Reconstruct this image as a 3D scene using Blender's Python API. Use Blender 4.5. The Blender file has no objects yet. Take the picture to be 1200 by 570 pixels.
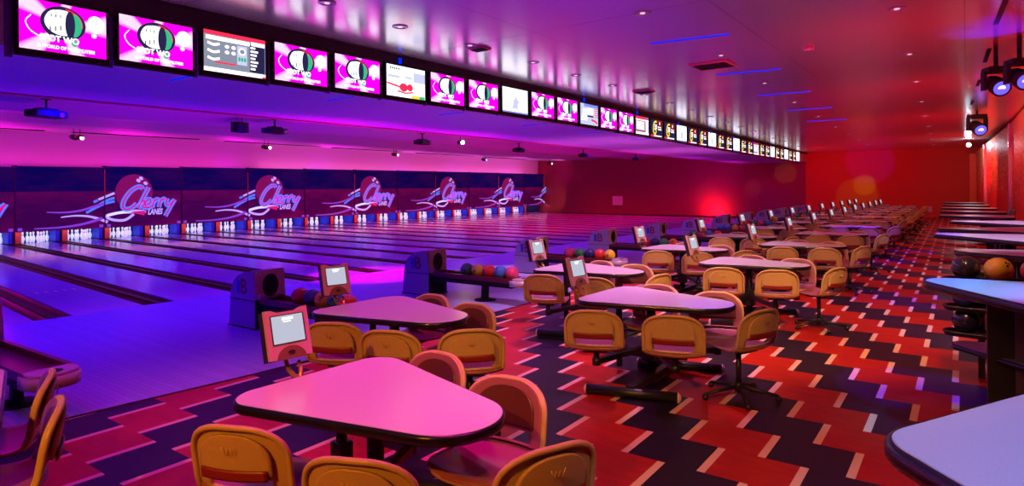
import bpy, bmesh, math, random
from mathutils import Vector, Matrix
random.seed(7)
PI = math.pi
SC = bpy.context.scene
COL = SC.collection

# ------------------------------------------------------------------ camera, world, exposure
CAM_H = 1.745
F_PX, CX, YH, YAW, ROLL = 731.9, 597.4, 221.3, 0.6309, 0.0109
cd = bpy.data.cameras.new('camera'); cam = bpy.data.objects.new('camera', cd); COL.objects.link(cam)
cd.sensor_fit = 'HORIZONTAL'; cd.sensor_width = 36.0; cd.lens = 36.0 * F_PX / 1200.0
cd.shift_x = (600 - CX) / 1200.0; cd.shift_y = -(285 - YH) / 1200.0
cd.clip_start = 0.05; cd.clip_end = 200
fwd = Vector((-math.sin(YAW), math.cos(YAW), 0)); right = Vector((math.cos(YAW), math.sin(YAW), 0)); up = Vector((0, 0, 1))
r2 = right * math.cos(ROLL) - up * math.sin(ROLL); u2 = right * math.sin(ROLL) + up * math.cos(ROLL)
M3 = Matrix((r2, u2, -fwd)).transposed()
cam.matrix_world = Matrix.Translation((0, 0, CAM_H)) @ M3.to_4x4()
SC.camera = cam
W = bpy.data.worlds.new('world'); SC.world = W; W.use_nodes = True
W.node_tree.nodes['Background'].inputs[0].default_value = (0.10, 0.03, 0.16, 1)
W.node_tree.nodes['Background'].inputs[1].default_value = 0.008
SC.view_settings.view_transform = 'Standard'; SC.view_settings.look = 'None'
SC.view_settings.exposure = 0.0; SC.view_settings.gamma = 1.0; SC.view_settings.use_curve_mapping = False
SC.cycles.use_denoising = True
SC.cycles.max_bounces = 8; SC.cycles.diffuse_bounces = 3; SC.cycles.glossy_bounces = 4
SC.cycles.sample_clamp_indirect = 6.0; SC.cycles.caustics_reflective = False; SC.cycles.caustics_refractive = False

def spot(name, loc, tgt, col, power, deg=90, blend=0.6, rad=0.04, diff=1.0, spec=1.0):
    l = bpy.data.lights.new(name, 'SPOT'); l.color = col; l.energy = power; l.spot_size = math.radians(deg)
    l.spot_blend = blend; l.shadow_soft_size = rad
    o = bpy.data.objects.new(name, l); COL.objects.link(o); o.location = loc
    d = Vector(tgt) - Vector(loc); o.rotation_euler = d.to_track_quat('-Z', 'Y').to_euler(); return o
def area(name, loc, tgt, col, power, sx, sy):
    l = bpy.data.lights.new(name, 'AREA'); l.shape = 'RECTANGLE'; l.size = sx; l.size_y = sy; l.color = col; l.energy = power
    o = bpy.data.objects.new(name, l); COL.objects.link(o); o.location = loc
    d = Vector(tgt) - Vector(loc)
    o.rotation_euler = d.to_track_quat('-Z', 'Y').to_euler(); return o

FAM = {'R1': (2, 2.9, 7.2), 'R2': (0, 4.5, 9), 'R2b': (4.83, 0.403, 8.06), 'R3': (5.5, 4.8, 8.5), 'T1': (9, 0.1, 4.8), 'ais0': (0.6, 0.02, 0.005), 'ais1': (1.6, 0.01, 0.01), 'amb0': (3, 1.05, 0.09), 'amb1': (14, 4.8, 0.3), 'amb2': (5.2, 2.5, 0.8), 'amb3': (14, 7, 2.8), 'amb4': (2.5, 1.2, 0.9), 'app0': (0.8, 0, 2.6), 'app1': (0.25, 0.01, 0.5), 'app2': (0.8, 0.03, 1.2), 'app3': (0.035, 0.0025, 0.05), 'appP': (12, 0, 5), 'appW': (5.04, 2.02, 3.53), 'blkA0': (0, 0, 3), 'blkA1': (0, 0, 1.6), 'blkA2': (0, 0, 0.9), 'blkL0': (0, 0, 3.6), 'blkL1': (0, 0, 0.9), 'blkL2': (0, 0, 0.4), 'blkP': (0, 0, 0.9), 'blueP': (0, 0, 22), 'carL': (2.6, 0, 0.8), 'cl0': (8, 0, 5), 'cl1': (8, 0.05, 6.5), 'cl2': (4, 0.3, 4.5), 'cm0': (0.8, 0.05, 0.8), 'coveL': (0.5, 0, 0.26), 'coveO': (1.5, 0.12, 0.05), 'coveR': (1.5, 0.18, 0.9), 'cr0': (2, 0, 0.02), 'cr1': (14, 0, 0.1), 'crim': (1.27, 0, 0.206), 'crimS': (9, 0.2, 0.6), 'cv0': (1.6, 0, 1.4), 'cv1': (0.5, 0, 0.4), 'endL': (7, 0, 0), 'endM': (0.05, 0, 0), 'laneR': (17, 0, 0.1), 'mos': (8, 1.6, 0.8), 'pins': (0.56, 0.56, 0.8), 'rack': (4, 2, 0.6), 'tabA1': (3, 0.25, 1.3), 'tabA2': (11.4, 5.11, 10.2), 'tabB': (5.08, 2.54, 5.08), 'tabF': (1.7, 0.32, 1.1), 'upL0': (1, 0, 3), 'upL1': (9, 0, 9), 'upL2': (3.5, 0.03, 3.5), 'upL3': (3.5, 0.08, 5), 'upS0': (0.03, 0, 0.3), 'upS1': (0.9, 0, 1.5), 'upS2': (6, 0.7, 5), 'upS3': (0.03, 0.0025, 0.05), 'wash0': (0.04, 0, 0.035), 'wash1': (0.5, 0, 0.325), 'wash2': (0.185, 0.0148, 0.197), 'wash3': (1.84, 0.23, 1.38), 'seat': (3.2, 0, 1.9), 'mag': (2.2, 0, 2.2), 'deck': (0.9, 0.25, 0.45)}
def lamp(fam, name, loc, tgt, rel, deg=90, blend=0.7, rad=0.04):
    c = FAM.get(fam, (1, 1, 1)); m = max(max(c), 1e-6)
    o = spot(name, loc, tgt, tuple(v / m for v in c), rel * m, deg, blend, rad); o.data['fam'] = fam; return o
def strip_light(fam, name, loc, rot, rel, sx, sy):
    c = FAM.get(fam, (1, 1, 1)); m = max(max(c), 1e-6)
    o = area(name, loc, (loc[0], loc[1], loc[2] - 1), tuple(v / m for v in c), rel * m, sx, sy); o.rotation_euler = rot; o.data['fam'] = fam; return o
# black-light cans over the approach and lanes
for y in (-1.0, 2.5, 6.0): lamp('blkA0', 'blacklight', (-9.6, y, 3.10), (-10.6, y, 0), 100, 145)
for y in (9.5, 13.5, 17.5): lamp('blkA1', 'blacklight', (-9.6, y, 3.10), (-10.6, y, 0), 100, 145)
for y in (22, 27, 32.5, 37.5): lamp('blkA2', 'blacklight', (-9.6, y, 3.10), (-10.6, y, 0), 100, 145)
for y in (1.0, 5.5, 10.0): lamp('blkL0', 'blacklight', (-16.2, y, 3.75), (-17.5, y, 0), 100, 150)
for y in (15.0, 20.0, 25.0): lamp('blkL1', 'blacklight', (-16.2, y, 3.75), (-17.5, y, 0), 100, 150)
for y in (30.0, 36.0): lamp('blkL2', 'blacklight', (-16.2, y, 3.75), (-17.5, y, 0), 100, 150)
for y in (5.0, 11.0, 17.0, 24.0, 31.0): lamp('blkP', 'blacklight', (-22.0, y + 1.5, 3.75), (-23.0, y + 1.5, 0), 100, 150)
# wall washers hung from the lane ceiling
for y in (2.5, 6.0): lamp('wash0', 'wall_washer', (-23.6, y, 3.45), (-27.2, y + 0.5, 3.3), 50, 150)
for y in (10.5, 14.5): lamp('wash1', 'wall_washer', (-23.6, y, 3.45), (-27.2, y + 0.5, 3.3), 50, 150)
for y in (20, 27): lamp('wash2', 'wall_washer', (-23.6, y, 3.45), (-27.2, y + 0.5, 3.3), 50, 150)
for y in (34, 39): lamp('wash3', 'wall_washer', (-23.6, y, 3.45), (-27.2, y + 0.5, 3.3), 50, 150)
# cove strips behind the top edge of the masking
strip_light('coveO', 'cove_light', (-26.90, 22, 2.72), (PI, 0, 0), 50, 0.12, 38)
strip_light('coveL', 'cove_light', (-27.05, 9, 2.70), (PI, 0, 0), 50, 0.12, 14)
strip_light('coveR', 'cove_light', (-27.05, 28, 2.70), (PI, 0, 0), 50, 0.12, 22)
for k, ys in enumerate(((3.0, 7.0, 11.0), (15.5, 20.5), (26.0, 31.0, 37.0))):
    for y in ys: lamp('cl%d' % k, 'cove_fill', (-27.0, y, 2.72), (-23.3, y + 0.5, 3.95), 30, 120)  # lamps added behind the masking to brighten the lane ceiling
for y in (20.5, 25.0, 30.5, 36.0): lamp('laneR', 'red_lamp', (-14.5, y, 3.6), (-15.5, y, 0), 60, 145); lamp('laneR', 'red_lamp', (-20.5, y, 3.7), (-21.0, y, 0), 40, 145)  # red lamps added without fixtures to redden the far lanes
# added low lamps without fixtures, aimed up to tint the saw-tooth ceiling and soffit
for k, ys in enumerate(((1.5, 5.0), (9.0, 13.0), (18.0, 24.0), (30.0, 36.5))):
    for y in ys: lamp('upL%d' % k, 'ceiling_fill', (-11.4, y, 0.35), (-14.5, y + 0.3, 3.8), 50, 150); lamp('upS%d' % k, 'ceiling_fill', (-9.0, y, 0.5), (-9.2, y + 0.3, 3.2), 30, 130)
# pools on the approach
for k, ys in enumerate(((0.6, 3.4), (7.0, 10.5), (14.0, 18.0), (23.0, 28.0, 33.0))):
    for y in ys: lamp('app%d' % k, 'approach_lamp', (-6.2, y, 3.7), (-6.3, y, 0), 50, 105)
lamp('appP', 'approach_lamp', (-10.2, 8.8, 3.1), (-10.0, 8.8, 0), 100, 52, 0.4)
lamp('appW', 'approach_lamp', (-8.0, 10.6, 3.2), (-7.7, 10.8, 0), 100, 40, 0.6)
# pink spots over the tables
lamp('tabA1', 'pink_lamp', (-4.2, 3.9, 3.85), (-4.1, 3.8, 0), 50, 75)
for y in (7.0, 10.2): lamp('tabA2', 'pink_lamp', (-4.0, y, 3.85), (-3.9, y, 0), 50, 80)
for y in (14, 18, 22, 26, 30, 34): lamp('tabF', 'pink_lamp', (-3.2, y, 3.7), (-3.2, y, 0), 50, 95)
for y in (5.4, 8.6): lamp('tabB', 'pink_lamp', (-2.1, y + 0.2, 3.85), (-2.2, y, 0.74), 50, 34, 0.6)
lamp('T1', 'pink_lamp', (-2.3, 2.6, 3.85), (-2.3, 2.15, 0.7), 50, 42, 0.6)
lamp('carL', 'pink_lamp', (-4.7, 1.4, 3.85), (-4.6, 1.8, 0.0), 50, 75, 0.8)
# warm spots behind the photographer and along the aisle
lamp('amb1', 'amber_lamp', (-1.6, -2.2, 3.7), (-2.2, 1.5, 0.5), 50, 60)
lamp('amb0', 'amber_lamp', (-3.0, -2.0, 3.7), (-3.8, 1.0, 0.6), 50, 50)
lamp('amb2', 'amber_lamp', (0.3, 0.4, 3.8), (-1.9, 4.6, 0.4), 80, 50)
lamp('amb3', 'amber_lamp', (0.0, 4.5, 3.8), (-2.2, 8.2, 0.5), 80, 60)
for y in (10.0, 15.0, 20.5, 26): lamp('amb4', 'amber_lamp', (-0.4, y, 3.75), (-2.6, y + 3.5, 0.6), 60, 80)
# wash of the aisle floor
for y in (1.5, 5.5): lamp('ais0', 'red_lamp', (-0.6, y, 3.85), (-0.6, y + 0.5, 0), 50, 100)
for y in (10, 15, 21, 28, 34): lamp('ais1', 'red_lamp', (-0.9, y, 3.7), (-0.9, y + 0.5, 0), 50, 110)
# end walls
lamp('endL', 'red_lamp', (-6.0, 34.5, 3.4), (-6.0, 39.8, 1.8), 50, 140, 0.9)
lamp('endM', 'red_lamp', (-3.0, 35.0, 3.4), (-2.8, 39.8, 1.8), 50, 110, 0.9)
for x in (-10.5, -16.5, -23.0): lamp('crim', 'red_lamp', (x, 36.0, 2.9), (x, 40.2, 1.5), 50, 140, 0.9)
lamp('crimS', 'red_lamp', (-13.2, 39.2, 0.10), (-13.0, 40.4, 0.35), 30, 160, 0.9)
# added lamps in mid-air, no fixtures, aimed up to tint the concourse ceiling
for y in (1.0, 5.0): lamp('cr0', 'red_fill', (0.4, y, 1.2), (-0.2, y + 1.5, 3.9), 30, 140, 0.9)
for y in (10, 16, 23, 31): lamp('cr1', 'red_fill', (0.0, y, 1.2), (-0.8, y + 1.5, 3.9), 30, 140, 0.9)
for y in (2.5, 6.5): lamp('cv0', 'violet_fill', (-2.9, y, 1.3), (-3.4, y + 1.0, 3.9), 30, 150, 0.9)
for y in (11.0, 17.0, 25.0, 33): lamp('cv1', 'violet_fill', (-3.4, y, 1.3), (-4.0, y + 1.0, 3.9), 30, 150, 0.9)
for y in (3.0, 8.0, 14.0): lamp('cm0', 'violet_fill', (-5.6, y, 1.3), (-5.6, y + 1.0, 3.9), 30, 140, 0.9)
# right-hand counters and mosaic wall
lamp('R1', 'cool_lamp', (0.9, 1.6, 3.7), (0.45, 2.3, 1.05), 50, 55, 0.8)
lamp('R2', 'cool_lamp', (0.4, 5.0, 3.7), (0.05, 5.2, 1.05), 50, 26, 0.8)
lamp('R2b', 'pink_lamp', (0.95, 5.0, 3.7), (0.95, 5.0, 1.05), 50, 40, 0.8)
lamp('R3', 'cool_lamp', (0.5, 9.2, 3.7), (0.3, 9.6, 1.05), 50, 70, 0.8)
lamp('R3', 'cool_lamp', (0.4, 13.2, 3.7), (0.2, 14.0, 1.05), 50, 70, 0.8)
lamp('rack', 'amber_lamp', (-0.6, 5.9, 3.7), (0.3, 6.9, 0.8), 30, 35, 0.8)
lamp('mos', 'amber_lamp', (-0.9, 19.5, 3.6), (1.3, 23.0, 1.9), 50, 80, 0.8)
lamp('mos', 'amber_lamp', (-1.0, 28.5, 3.5), (0.8, 32.0, 1.9), 50, 80, 0.8)
lamp('blueP', 'blue_lamp', (0.1, 4.6, 3.8), (-0.38, 6.3, 0.0), 50, 17, 0.3)
lamp('blueP', 'blue_lamp', (-0.2, 9.4, 3.8), (-0.75, 11.1, 0.0), 50, 22, 0.3)
lamp('blueP', 'blue_lamp', (-1.0, 15.0, 3.8), (-1.9, 16.8, 0.0), 60, 30, 0.3)
lamp('blueP', 'blue_lamp', (-1.0, 18.0, 3.8), (-1.2, 19.2, 0.0), 50, 20, 0.3)
lamp('blueP', 'blue_lamp', (-1.2, 5.0, 3.8), (-1.78, 5.3, 0.74), 15, 9, 0.3)
for x, y, tx, ty, c in ((-0.9, 12.0, -1.1, 14.2, (0.0, 0.5, 0.15)), (-0.3, 8.2, -0.45, 9.6, (0.0, 0.35, 0.1)), (-2.4, 3.4, -2.75, 4.35, (0.15, 0.1, 1.0)), (-4.6, 9.6, -5.3, 9.8, (0.0, 0.3, 0.1))):
    spot('pattern_lamp', (x, y, 3.8), (tx, ty, 0), c, 90, 9, 0.3)
lamp('blueP', 'blue_lamp', (-0.9, 4.3, 3.85), (-0.02, 5.38, 0.63), 8, 9, 0.3)
for x, y, z, tx, ty, tz, c, p, d in ((-3.2, 30.0, 3.5, -4.55, 39.6, 1.75, (0.35, 1.0, 0.0), 900, 7, ), (-3.0, 30.0, 3.5, -4.9, 39.6, 1.1, (0.5, 1.0, 0.0), 500, 13), (-3.4, 29.0, 3.4, -4.3, 39.6, 3.0, (0.25, 0.0, 1.0), 900, 14),
        (-9.0, 31.0, 2.8, -8.7, 40.2, 2.5, (1.0, 1.0, 0.0), 260, 9), (-12.0, 33.0, 2.8, -10.6, 40.2, 1.6, (1.0, 0.4, 0.0), 160, 9), (-14.0, 33.0, 2.8, -13.6, 40.3, 1.2, (1.0, 0.3, 0.0), 160, 14)):
    spot('pattern_lamp', (x, y, z), (tx, ty, tz), c, p, d, 0.4)
spot('amber_lamp', (-25.2, 38.9, 0.5), (-25.8, 40.8, 1.0), (1.0, 0.45, 0.02), 60, 70, 0.6)
lamp('seat', 'pink_lamp', (-1.1, 2.9, 3.85), (-1.55, 2.35, 0.4), 50, 30, 0.7)
lamp('mag', 'pink_lamp', (-3.2, 5.4, 3.85), (-3.3, 5.3, 0.0), 60, 75, 0.8)
strip_light('deck', 'deck_light', (-26.52, 21.5, 0.46), (0, math.radians(-25), 0), 60, 0.06, 40)

# ------------------------------------------------------------------ materials
def mat(name, col=(0.5, 0.5, 0.5), rough=0.5, metal=0.0, spec=0.5, emis=None, es=0.0, noise=0.0, nscale=20.0, bump=0.0, coat=0.0, alpha=1.0, trans=0.0):
    m = bpy.data.materials.new(name); m.use_nodes = True; nt = m.node_tree; b = nt.nodes['Principled BSDF']
    b.inputs['Base Color'].default_value = (*col, 1); b.inputs['Roughness'].default_value = rough
    b.inputs['Metallic'].default_value = metal; b.inputs['Specular IOR Level'].default_value = spec
    b.inputs['Coat Weight'].default_value = coat; b.inputs['Coat Roughness'].default_value = 0.1
    b.inputs['Transmission Weight'].default_value = trans
    if emis: b.inputs['Emission Color'].default_value = (*emis, 1); b.inputs['Emission Strength'].default_value = es
    if noise or bump:
        tc = nt.nodes.new('ShaderNodeTexCoord'); n = nt.nodes.new('ShaderNodeTexNoise'); n.inputs['Scale'].default_value = nscale
        n.inputs['Detail'].default_value = 3
        nt.links.new(tc.outputs['Object'], n.inputs['Vector'])
        if noise:
            mx = nt.nodes.new('ShaderNodeMix'); mx.data_type = 'RGBA'
            mx.inputs[6].default_value = (*[c * (1 - noise) for c in col], 1); mx.inputs[7].default_value = (*[min(1, c * (1 + noise)) for c in col], 1)
            nt.links.new(n.outputs['Fac'], mx.inputs[0]); nt.links.new(mx.outputs[2], b.inputs['Base Color'])
        if bump:
            bp = nt.nodes.new('ShaderNodeBump'); bp.inputs['Strength'].default_value = bump; bp.inputs['Distance'].default_value = 0.01
            nt.links.new(n.outputs['Fac'], bp.inputs['Height']); nt.links.new(bp.outputs['Normal'], b.inputs['Normal'])
    return m
def glow(name, col, s):
    m = bpy.data.materials.new(name); m.use_nodes = True; nt = m.node_tree; nt.nodes.remove(nt.nodes['Principled BSDF'])
    e = nt.nodes.new('ShaderNodeEmission'); e.inputs[0].default_value = (*col, 1); e.inputs[1].default_value = s
    nt.links.new(e.outputs[0], nt.nodes['Material Output'].inputs[0]); return m
class NX:
    """tiny math-node builder"""
    def __init__(s, nt): s.nt = nt
    def __call__(s, op, a, b=None, c=None):
        n = s.nt.nodes.new('ShaderNodeMath'); n.operation = op
        for i, v in enumerate((a, b, c)):
            if v is None: continue
            if isinstance(v, (int, float)): n.inputs[i].default_value = v
            else: s.nt.links.new(v, n.inputs[i])
        return n.outputs[0]
    def mix(s, f, a, b):
        n = s.nt.nodes.new('ShaderNodeMix'); n.data_type = 'RGBA'
        for i, v in ((0, f), (6, a), (7, b)):
            if isinstance(v, tuple): n.inputs[i].default_value = (*v, 1)
            elif isinstance(v, (int, float)): n.inputs[i].default_value = v
            else: s.nt.links.new(v, n.inputs[i])
        return n.outputs[2]

M = {}
M['tan'] = mat('tan_plastic', (0.52, 0.33, 0.17), 0.42, spec=0.4, noise=0.08, nscale=30)
M['burgundy'] = mat('burgundy_plastic', (0.30, 0.085, 0.13), 0.28, spec=0.5)
M['tan_dark'] = mat('brown_pad', (0.10, 0.02, 0.02), 0.35)
M['red_slot'] = mat('dark_red_band', (0.22, 0.015, 0.012), 0.4)
M['black'] = mat('black_metal', (0.012, 0.012, 0.018), 0.38, spec=0.5)
M['rubber'] = mat('black_edge', (0.008, 0.008, 0.010), 0.22, spec=0.6)
M['steel'] = mat('grey_metal', (0.35, 0.35, 0.4), 0.3, metal=0.9)
M['laminate'] = mat('mauve_laminate', (0.62, 0.52, 0.60), 0.22, spec=0.5, noise=0.06, nscale=60)
M['counter'] = mat('speckled_counter', (0.55, 0.52, 0.62), 0.32, spec=0.5, noise=0.25, nscale=220)
M['pinkcap'] = mat('pale_end_cap', (0.75, 0.5, 0.6), 0.4)
M['monframe'] = mat('salmon_monitor_frame', (0.62, 0.33, 0.36), 0.4)
M['monback'] = mat('dark_monitor_case', (0.02, 0.012, 0.02), 0.5)
M['monscreen'] = glow('monitor_glass', (0.62, 0.64, 0.78), 0.85)
M['monglare'] = glow('monitor_message', (1, 1, 1), 1.4)
M['brass'] = mat('amber_stand', (0.7, 0.42, 0.12), 0.25, metal=0.7)
M['hood'] = mat('lilac_hood', (0.42, 0.34, 0.55), 0.45)
M['hoodface'] = mat('tan_hood_face', (0.50, 0.32, 0.20), 0.5, noise=0.25, nscale=18)
M['hole'] = mat('dark_opening', (0.003, 0.002, 0.003), 0.9)
M['maroon'] = mat('maroon_rail', (0.16, 0.02, 0.03), 0.3)
M['cap'] = mat('pearl_end_cap', (0.55, 0.4, 0.55), 0.2)
M['emblem'] = mat('red_brown_emblem', (0.30, 0.05, 0.08), 0.5)
M['blueprint'] = mat('blue_stripe', (0.05, 0.08, 0.6), 0.5)
M['gutter'] = mat('gutter_plastic', (0.05, 0.005, 0.006), 0.4, spec=0.10)
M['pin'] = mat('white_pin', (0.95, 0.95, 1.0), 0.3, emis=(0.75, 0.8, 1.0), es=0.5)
M['pinred'] = mat('red_pin_stripe', (0.6, 0.02, 0.05), 0.3)
M['deckblue'] = mat('blue_side_panel', (0.02, 0.04, 0.75), 0.5, emis=(0.0, 0.02, 1.0), es=0.05)
M['deckorange'] = mat('orange_divider_cap', (0.95, 0.38, 0.06), 0.5)
M['bezel'] = mat('black_bezel', (0.006, 0.004, 0.006), 0.25)
M['fascia'] = mat('dark_fascia', (0.02, 0.006, 0.008), 0.6)
M['pole'] = mat('violet_bracket', (0.12, 0.08, 0.3), 0.5)
M['crimson'] = mat('crimson_wall', (0.30, 0.02, 0.07), 0.6, noise=0.05, nscale=2)
M['redwall'] = mat('red_wall', (0.62, 0.030, 0.012), 0.55, noise=0.05, nscale=2)
M['lilacwall'] = mat('pale_wall', (0.72, 0.66, 0.74), 0.6)
M['laneceil'] = mat('pale_lane_ceiling', (0.62, 0.58, 0.68), 0.7)
M['grey'] = mat('charcoal_housing', (0.014, 0.014, 0.02), 0.6, spec=0.25)
M['canrim'] = mat('downlight_rim', (0.5, 0.4, 0.5), 0.25, metal=0.6)
M['canglow'] = glow('downlight_lamp', (1.0, 0.55, 0.75), 1.3)
M['blueline'] = glow('blue_strip', (0.0, 0.02, 1.0), 1.0)
M['slot'] = mat('dark_air_slot', (0.01, 0.01, 0.02), 0.7)
M['vent'] = mat('red_vent', (0.6, 0.12, 0.22), 0.5)
M['paper'] = mat('white_notice', (0.7, 0.6, 0.75), 0.6)
M['silver'] = mat('silver_mullion', (0.6, 0.5, 0.7), 0.25, metal=0.8)
M['purplepanel'] = mat('dark_plum_panel', (0.10, 0.06, 0.12), 0.5)

def stripe_nodes_floor():
    m = bpy.data.materials.new('tile_floor'); m.use_nodes = True; nt = m.node_tree; b = nt.nodes['Principled BSDF']; nx = NX(nt)
    tc = nt.nodes.new('ShaderNodeTexCoord'); sp = nt.nodes.new('ShaderNodeSeparateXYZ'); nt.links.new(tc.outputs['Object'], sp.inputs[0])
    X, Y = sp.outputs[0], sp.outputs[1]
    Wt, S, H, x0, y0 = 0.508, 0.2588, 0.4249, -1.6016, 3.7587
    r = nx('CEIL', nx('DIVIDE', nx('SUBTRACT', Y, y0), H))
    t = nx('DIVIDE', nx('ADD', nx('SUBTRACT', X, x0), nx('MULTIPLY', r, S)), Wt)
    fr = nx('FRACT', t); i = nx('FLOOR', t)
    strip = nx('LESS_THAN', fr, 0.098)
    par = nx('LESS_THAN', nx('FLOORED_MODULO', i, 2.0), 0.5)
    n = nt.nodes.new('ShaderNodeTexNoise'); n.inputs['Scale'].default_value = 4.5; n.inputs['Detail'].default_value = 6
    mp = nt.nodes.new('ShaderNodeMapping'); mp.inputs['Scale'].default_value = (1, 3, 1)
    nt.links.new(tc.outputs['Object'], mp.inputs[0]); nt.links.new(mp.outputs[0], n.inputs['Vector'])
    f = nx('SMOOTHSTEP', n.outputs['Fac'], 0.3, 0.7) if False else n.outputs['Fac']
    red = nx.mix(f, (0.26, 0.004, 0.003), (0.58, 0.028, 0.008))
    dark = nx.mix(f, (0.006, 0.004, 0.010), (0.026, 0.016, 0.036))
    c = nx.mix(par, red, dark); c = nx.mix(strip, c, (0.80, 0.46, 0.38))
    nt.links.new(c, b.inputs['Base Color']); b.inputs['Roughness'].default_value = 0.38; b.inputs['Specular IOR Level'].default_value = 0.22
    rn = nt.nodes.new('ShaderNodeTexNoise'); rn.inputs['Scale'].default_value = 90; nt.links.new(tc.outputs['Object'], rn.inputs['Vector'])
    bp = nt.nodes.new('ShaderNodeBump'); bp.inputs['Strength'].default_value = 0.12; bp.inputs['Distance'].default_value = 0.004
    nt.links.new(rn.outputs['Fac'], bp.inputs['Height']); nt.links.new(bp.outputs['Normal'], b.inputs['Normal'])
    return m
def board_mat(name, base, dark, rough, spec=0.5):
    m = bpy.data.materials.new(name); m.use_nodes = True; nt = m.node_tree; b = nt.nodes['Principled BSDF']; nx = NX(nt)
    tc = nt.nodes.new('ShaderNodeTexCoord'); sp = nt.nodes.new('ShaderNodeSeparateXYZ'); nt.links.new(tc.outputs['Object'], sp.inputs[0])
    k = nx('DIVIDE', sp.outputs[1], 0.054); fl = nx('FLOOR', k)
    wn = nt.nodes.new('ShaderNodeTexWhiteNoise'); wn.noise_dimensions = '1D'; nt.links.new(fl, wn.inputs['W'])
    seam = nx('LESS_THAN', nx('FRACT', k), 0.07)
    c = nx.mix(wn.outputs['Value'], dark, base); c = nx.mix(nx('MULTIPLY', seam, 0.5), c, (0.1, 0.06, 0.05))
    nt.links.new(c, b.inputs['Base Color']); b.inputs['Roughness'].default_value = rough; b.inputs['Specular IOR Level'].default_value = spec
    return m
def ceil_mat():
    m = bpy.data.materials.new('glossy_ceiling_panels'); m.use_nodes = True; nt = m.node_tree; b = nt.nodes['Principled BSDF']; nx = NX(nt)
    tc = nt.nodes.new('ShaderNodeTexCoord'); sp = nt.nodes.new('ShaderNodeSeparateXYZ'); nt.links.new(tc.outputs['Object'], sp.inputs[0])
    sx = nx('LESS_THAN', nx('FRACT', nx('DIVIDE', sp.outputs[0], 2.44)), 0.004)
    sy = nx('LESS_THAN', nx('FRACT', nx('DIVIDE', sp.outputs[1], 3.66)), 0.004)
    s = nx('MAXIMUM', sx, sy)
    c = nx.mix(s, (0.80, 0.74, 0.80), (0.2, 0.1, 0.2)); nt.links.new(c, b.inputs['Base Color'])
    b.inputs['Metallic'].default_value = 0.7; b.inputs['Roughness'].default_value = 0.21
    n = nt.nodes.new('ShaderNodeTexNoise'); n.inputs['Scale'].default_value = 1.6; mp = nt.nodes.new('ShaderNodeMapping'); mp.inputs['Scale'].default_value = (1.0, 5.0, 1)
    nt.links.new(tc.outputs['Object'], mp.inputs[0]); nt.links.new(mp.outputs[0], n.inputs['Vector'])
    bp = nt.nodes.new('ShaderNodeBump'); bp.inputs['Strength'].default_value = 0.06; bp.inputs['Distance'].default_value = 0.02
    nt.links.new(n.outputs['Fac'], bp.inputs['Height']); nt.links.new(bp.outputs['Normal'], b.inputs['Normal'])
    return m
def mosaic_mat():
    m = bpy.data.materials.new('red_mosaic'); m.use_nodes = True; nt = m.node_tree; b = nt.nodes['Principled BSDF']; nx = NX(nt)
    tc = nt.nodes.new('ShaderNodeTexCoord'); sp = nt.nodes.new('ShaderNodeSeparateXYZ'); nt.links.new(tc.outputs['Object'], sp.inputs[0])
    kx = nx('FLOOR', nx('MULTIPLY', sp.outputs[1], 9.0)); kz = nx('FLOOR', nx('MULTIPLY', sp.outputs[2], 14.0))
    cb = nt.nodes.new('ShaderNodeCombineXYZ'); nt.links.new(kx, cb.inputs[0]); nt.links.new(kz, cb.inputs[1])
    wn = nt.nodes.new('ShaderNodeTexWhiteNoise'); wn.noise_dimensions = '2D'; nt.links.new(cb.outputs[0], wn.inputs['Vector'])
    # tiles thin out towards the floor: more pale-gold tiles high up
    hgt = nx('MULTIPLY', nx('SUBTRACT', sp.outputs[2], 1.2), 0.42)
    on = nx('LESS_THAN', wn.outputs['Value'], hgt)
    c = nx.mix(on, (0.75, 0.02, 0.015), (0.85, 0.42, 0.16))
    nt.links.new(c, b.inputs['Base Color']); b.inputs['Roughness'].default_value = 0.45
    return m
M['floor'] = stripe_nodes_floor()
M['approach'] = board_mat('maple_approach', (0.38, 0.38, 0.78), (0.33, 0.33, 0.70), 0.28, 0.06)  # blue of the black-lights is tinted into the pale wood colour
M['lane'] = board_mat('synthetic_lane', (0.35, 0.36, 0.78), (0.31, 0.32, 0.72), 0.13, 0.13)  # pale lane boards, with the blue light put into their colour
M['ceiling'] = ceil_mat(); M['mosaic'] = mosaic_mat()
BALLC = {'red': (0.75, 0.03, 0.03), 'navy': (0.03, 0.03, 0.22), 'yellow': (0.85, 0.50, 0.04), 'green': (0.04, 0.28, 0.12), 'blue': (0.06, 0.22, 0.7), 'pink': (0.75, 0.06, 0.22), 'orange': (0.85, 0.18, 0.03), 'black': (0.015, 0.015, 0.03), 'purple': (0.12, 0.05, 0.25), 'teal': (0.04, 0.16, 0.2)}
for k, c in BALLC.items(): M['ball_' + k] = mat('ball_' + k, c, 0.16, spec=0.6, noise=0.25, nscale=14, coat=0.6)

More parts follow.
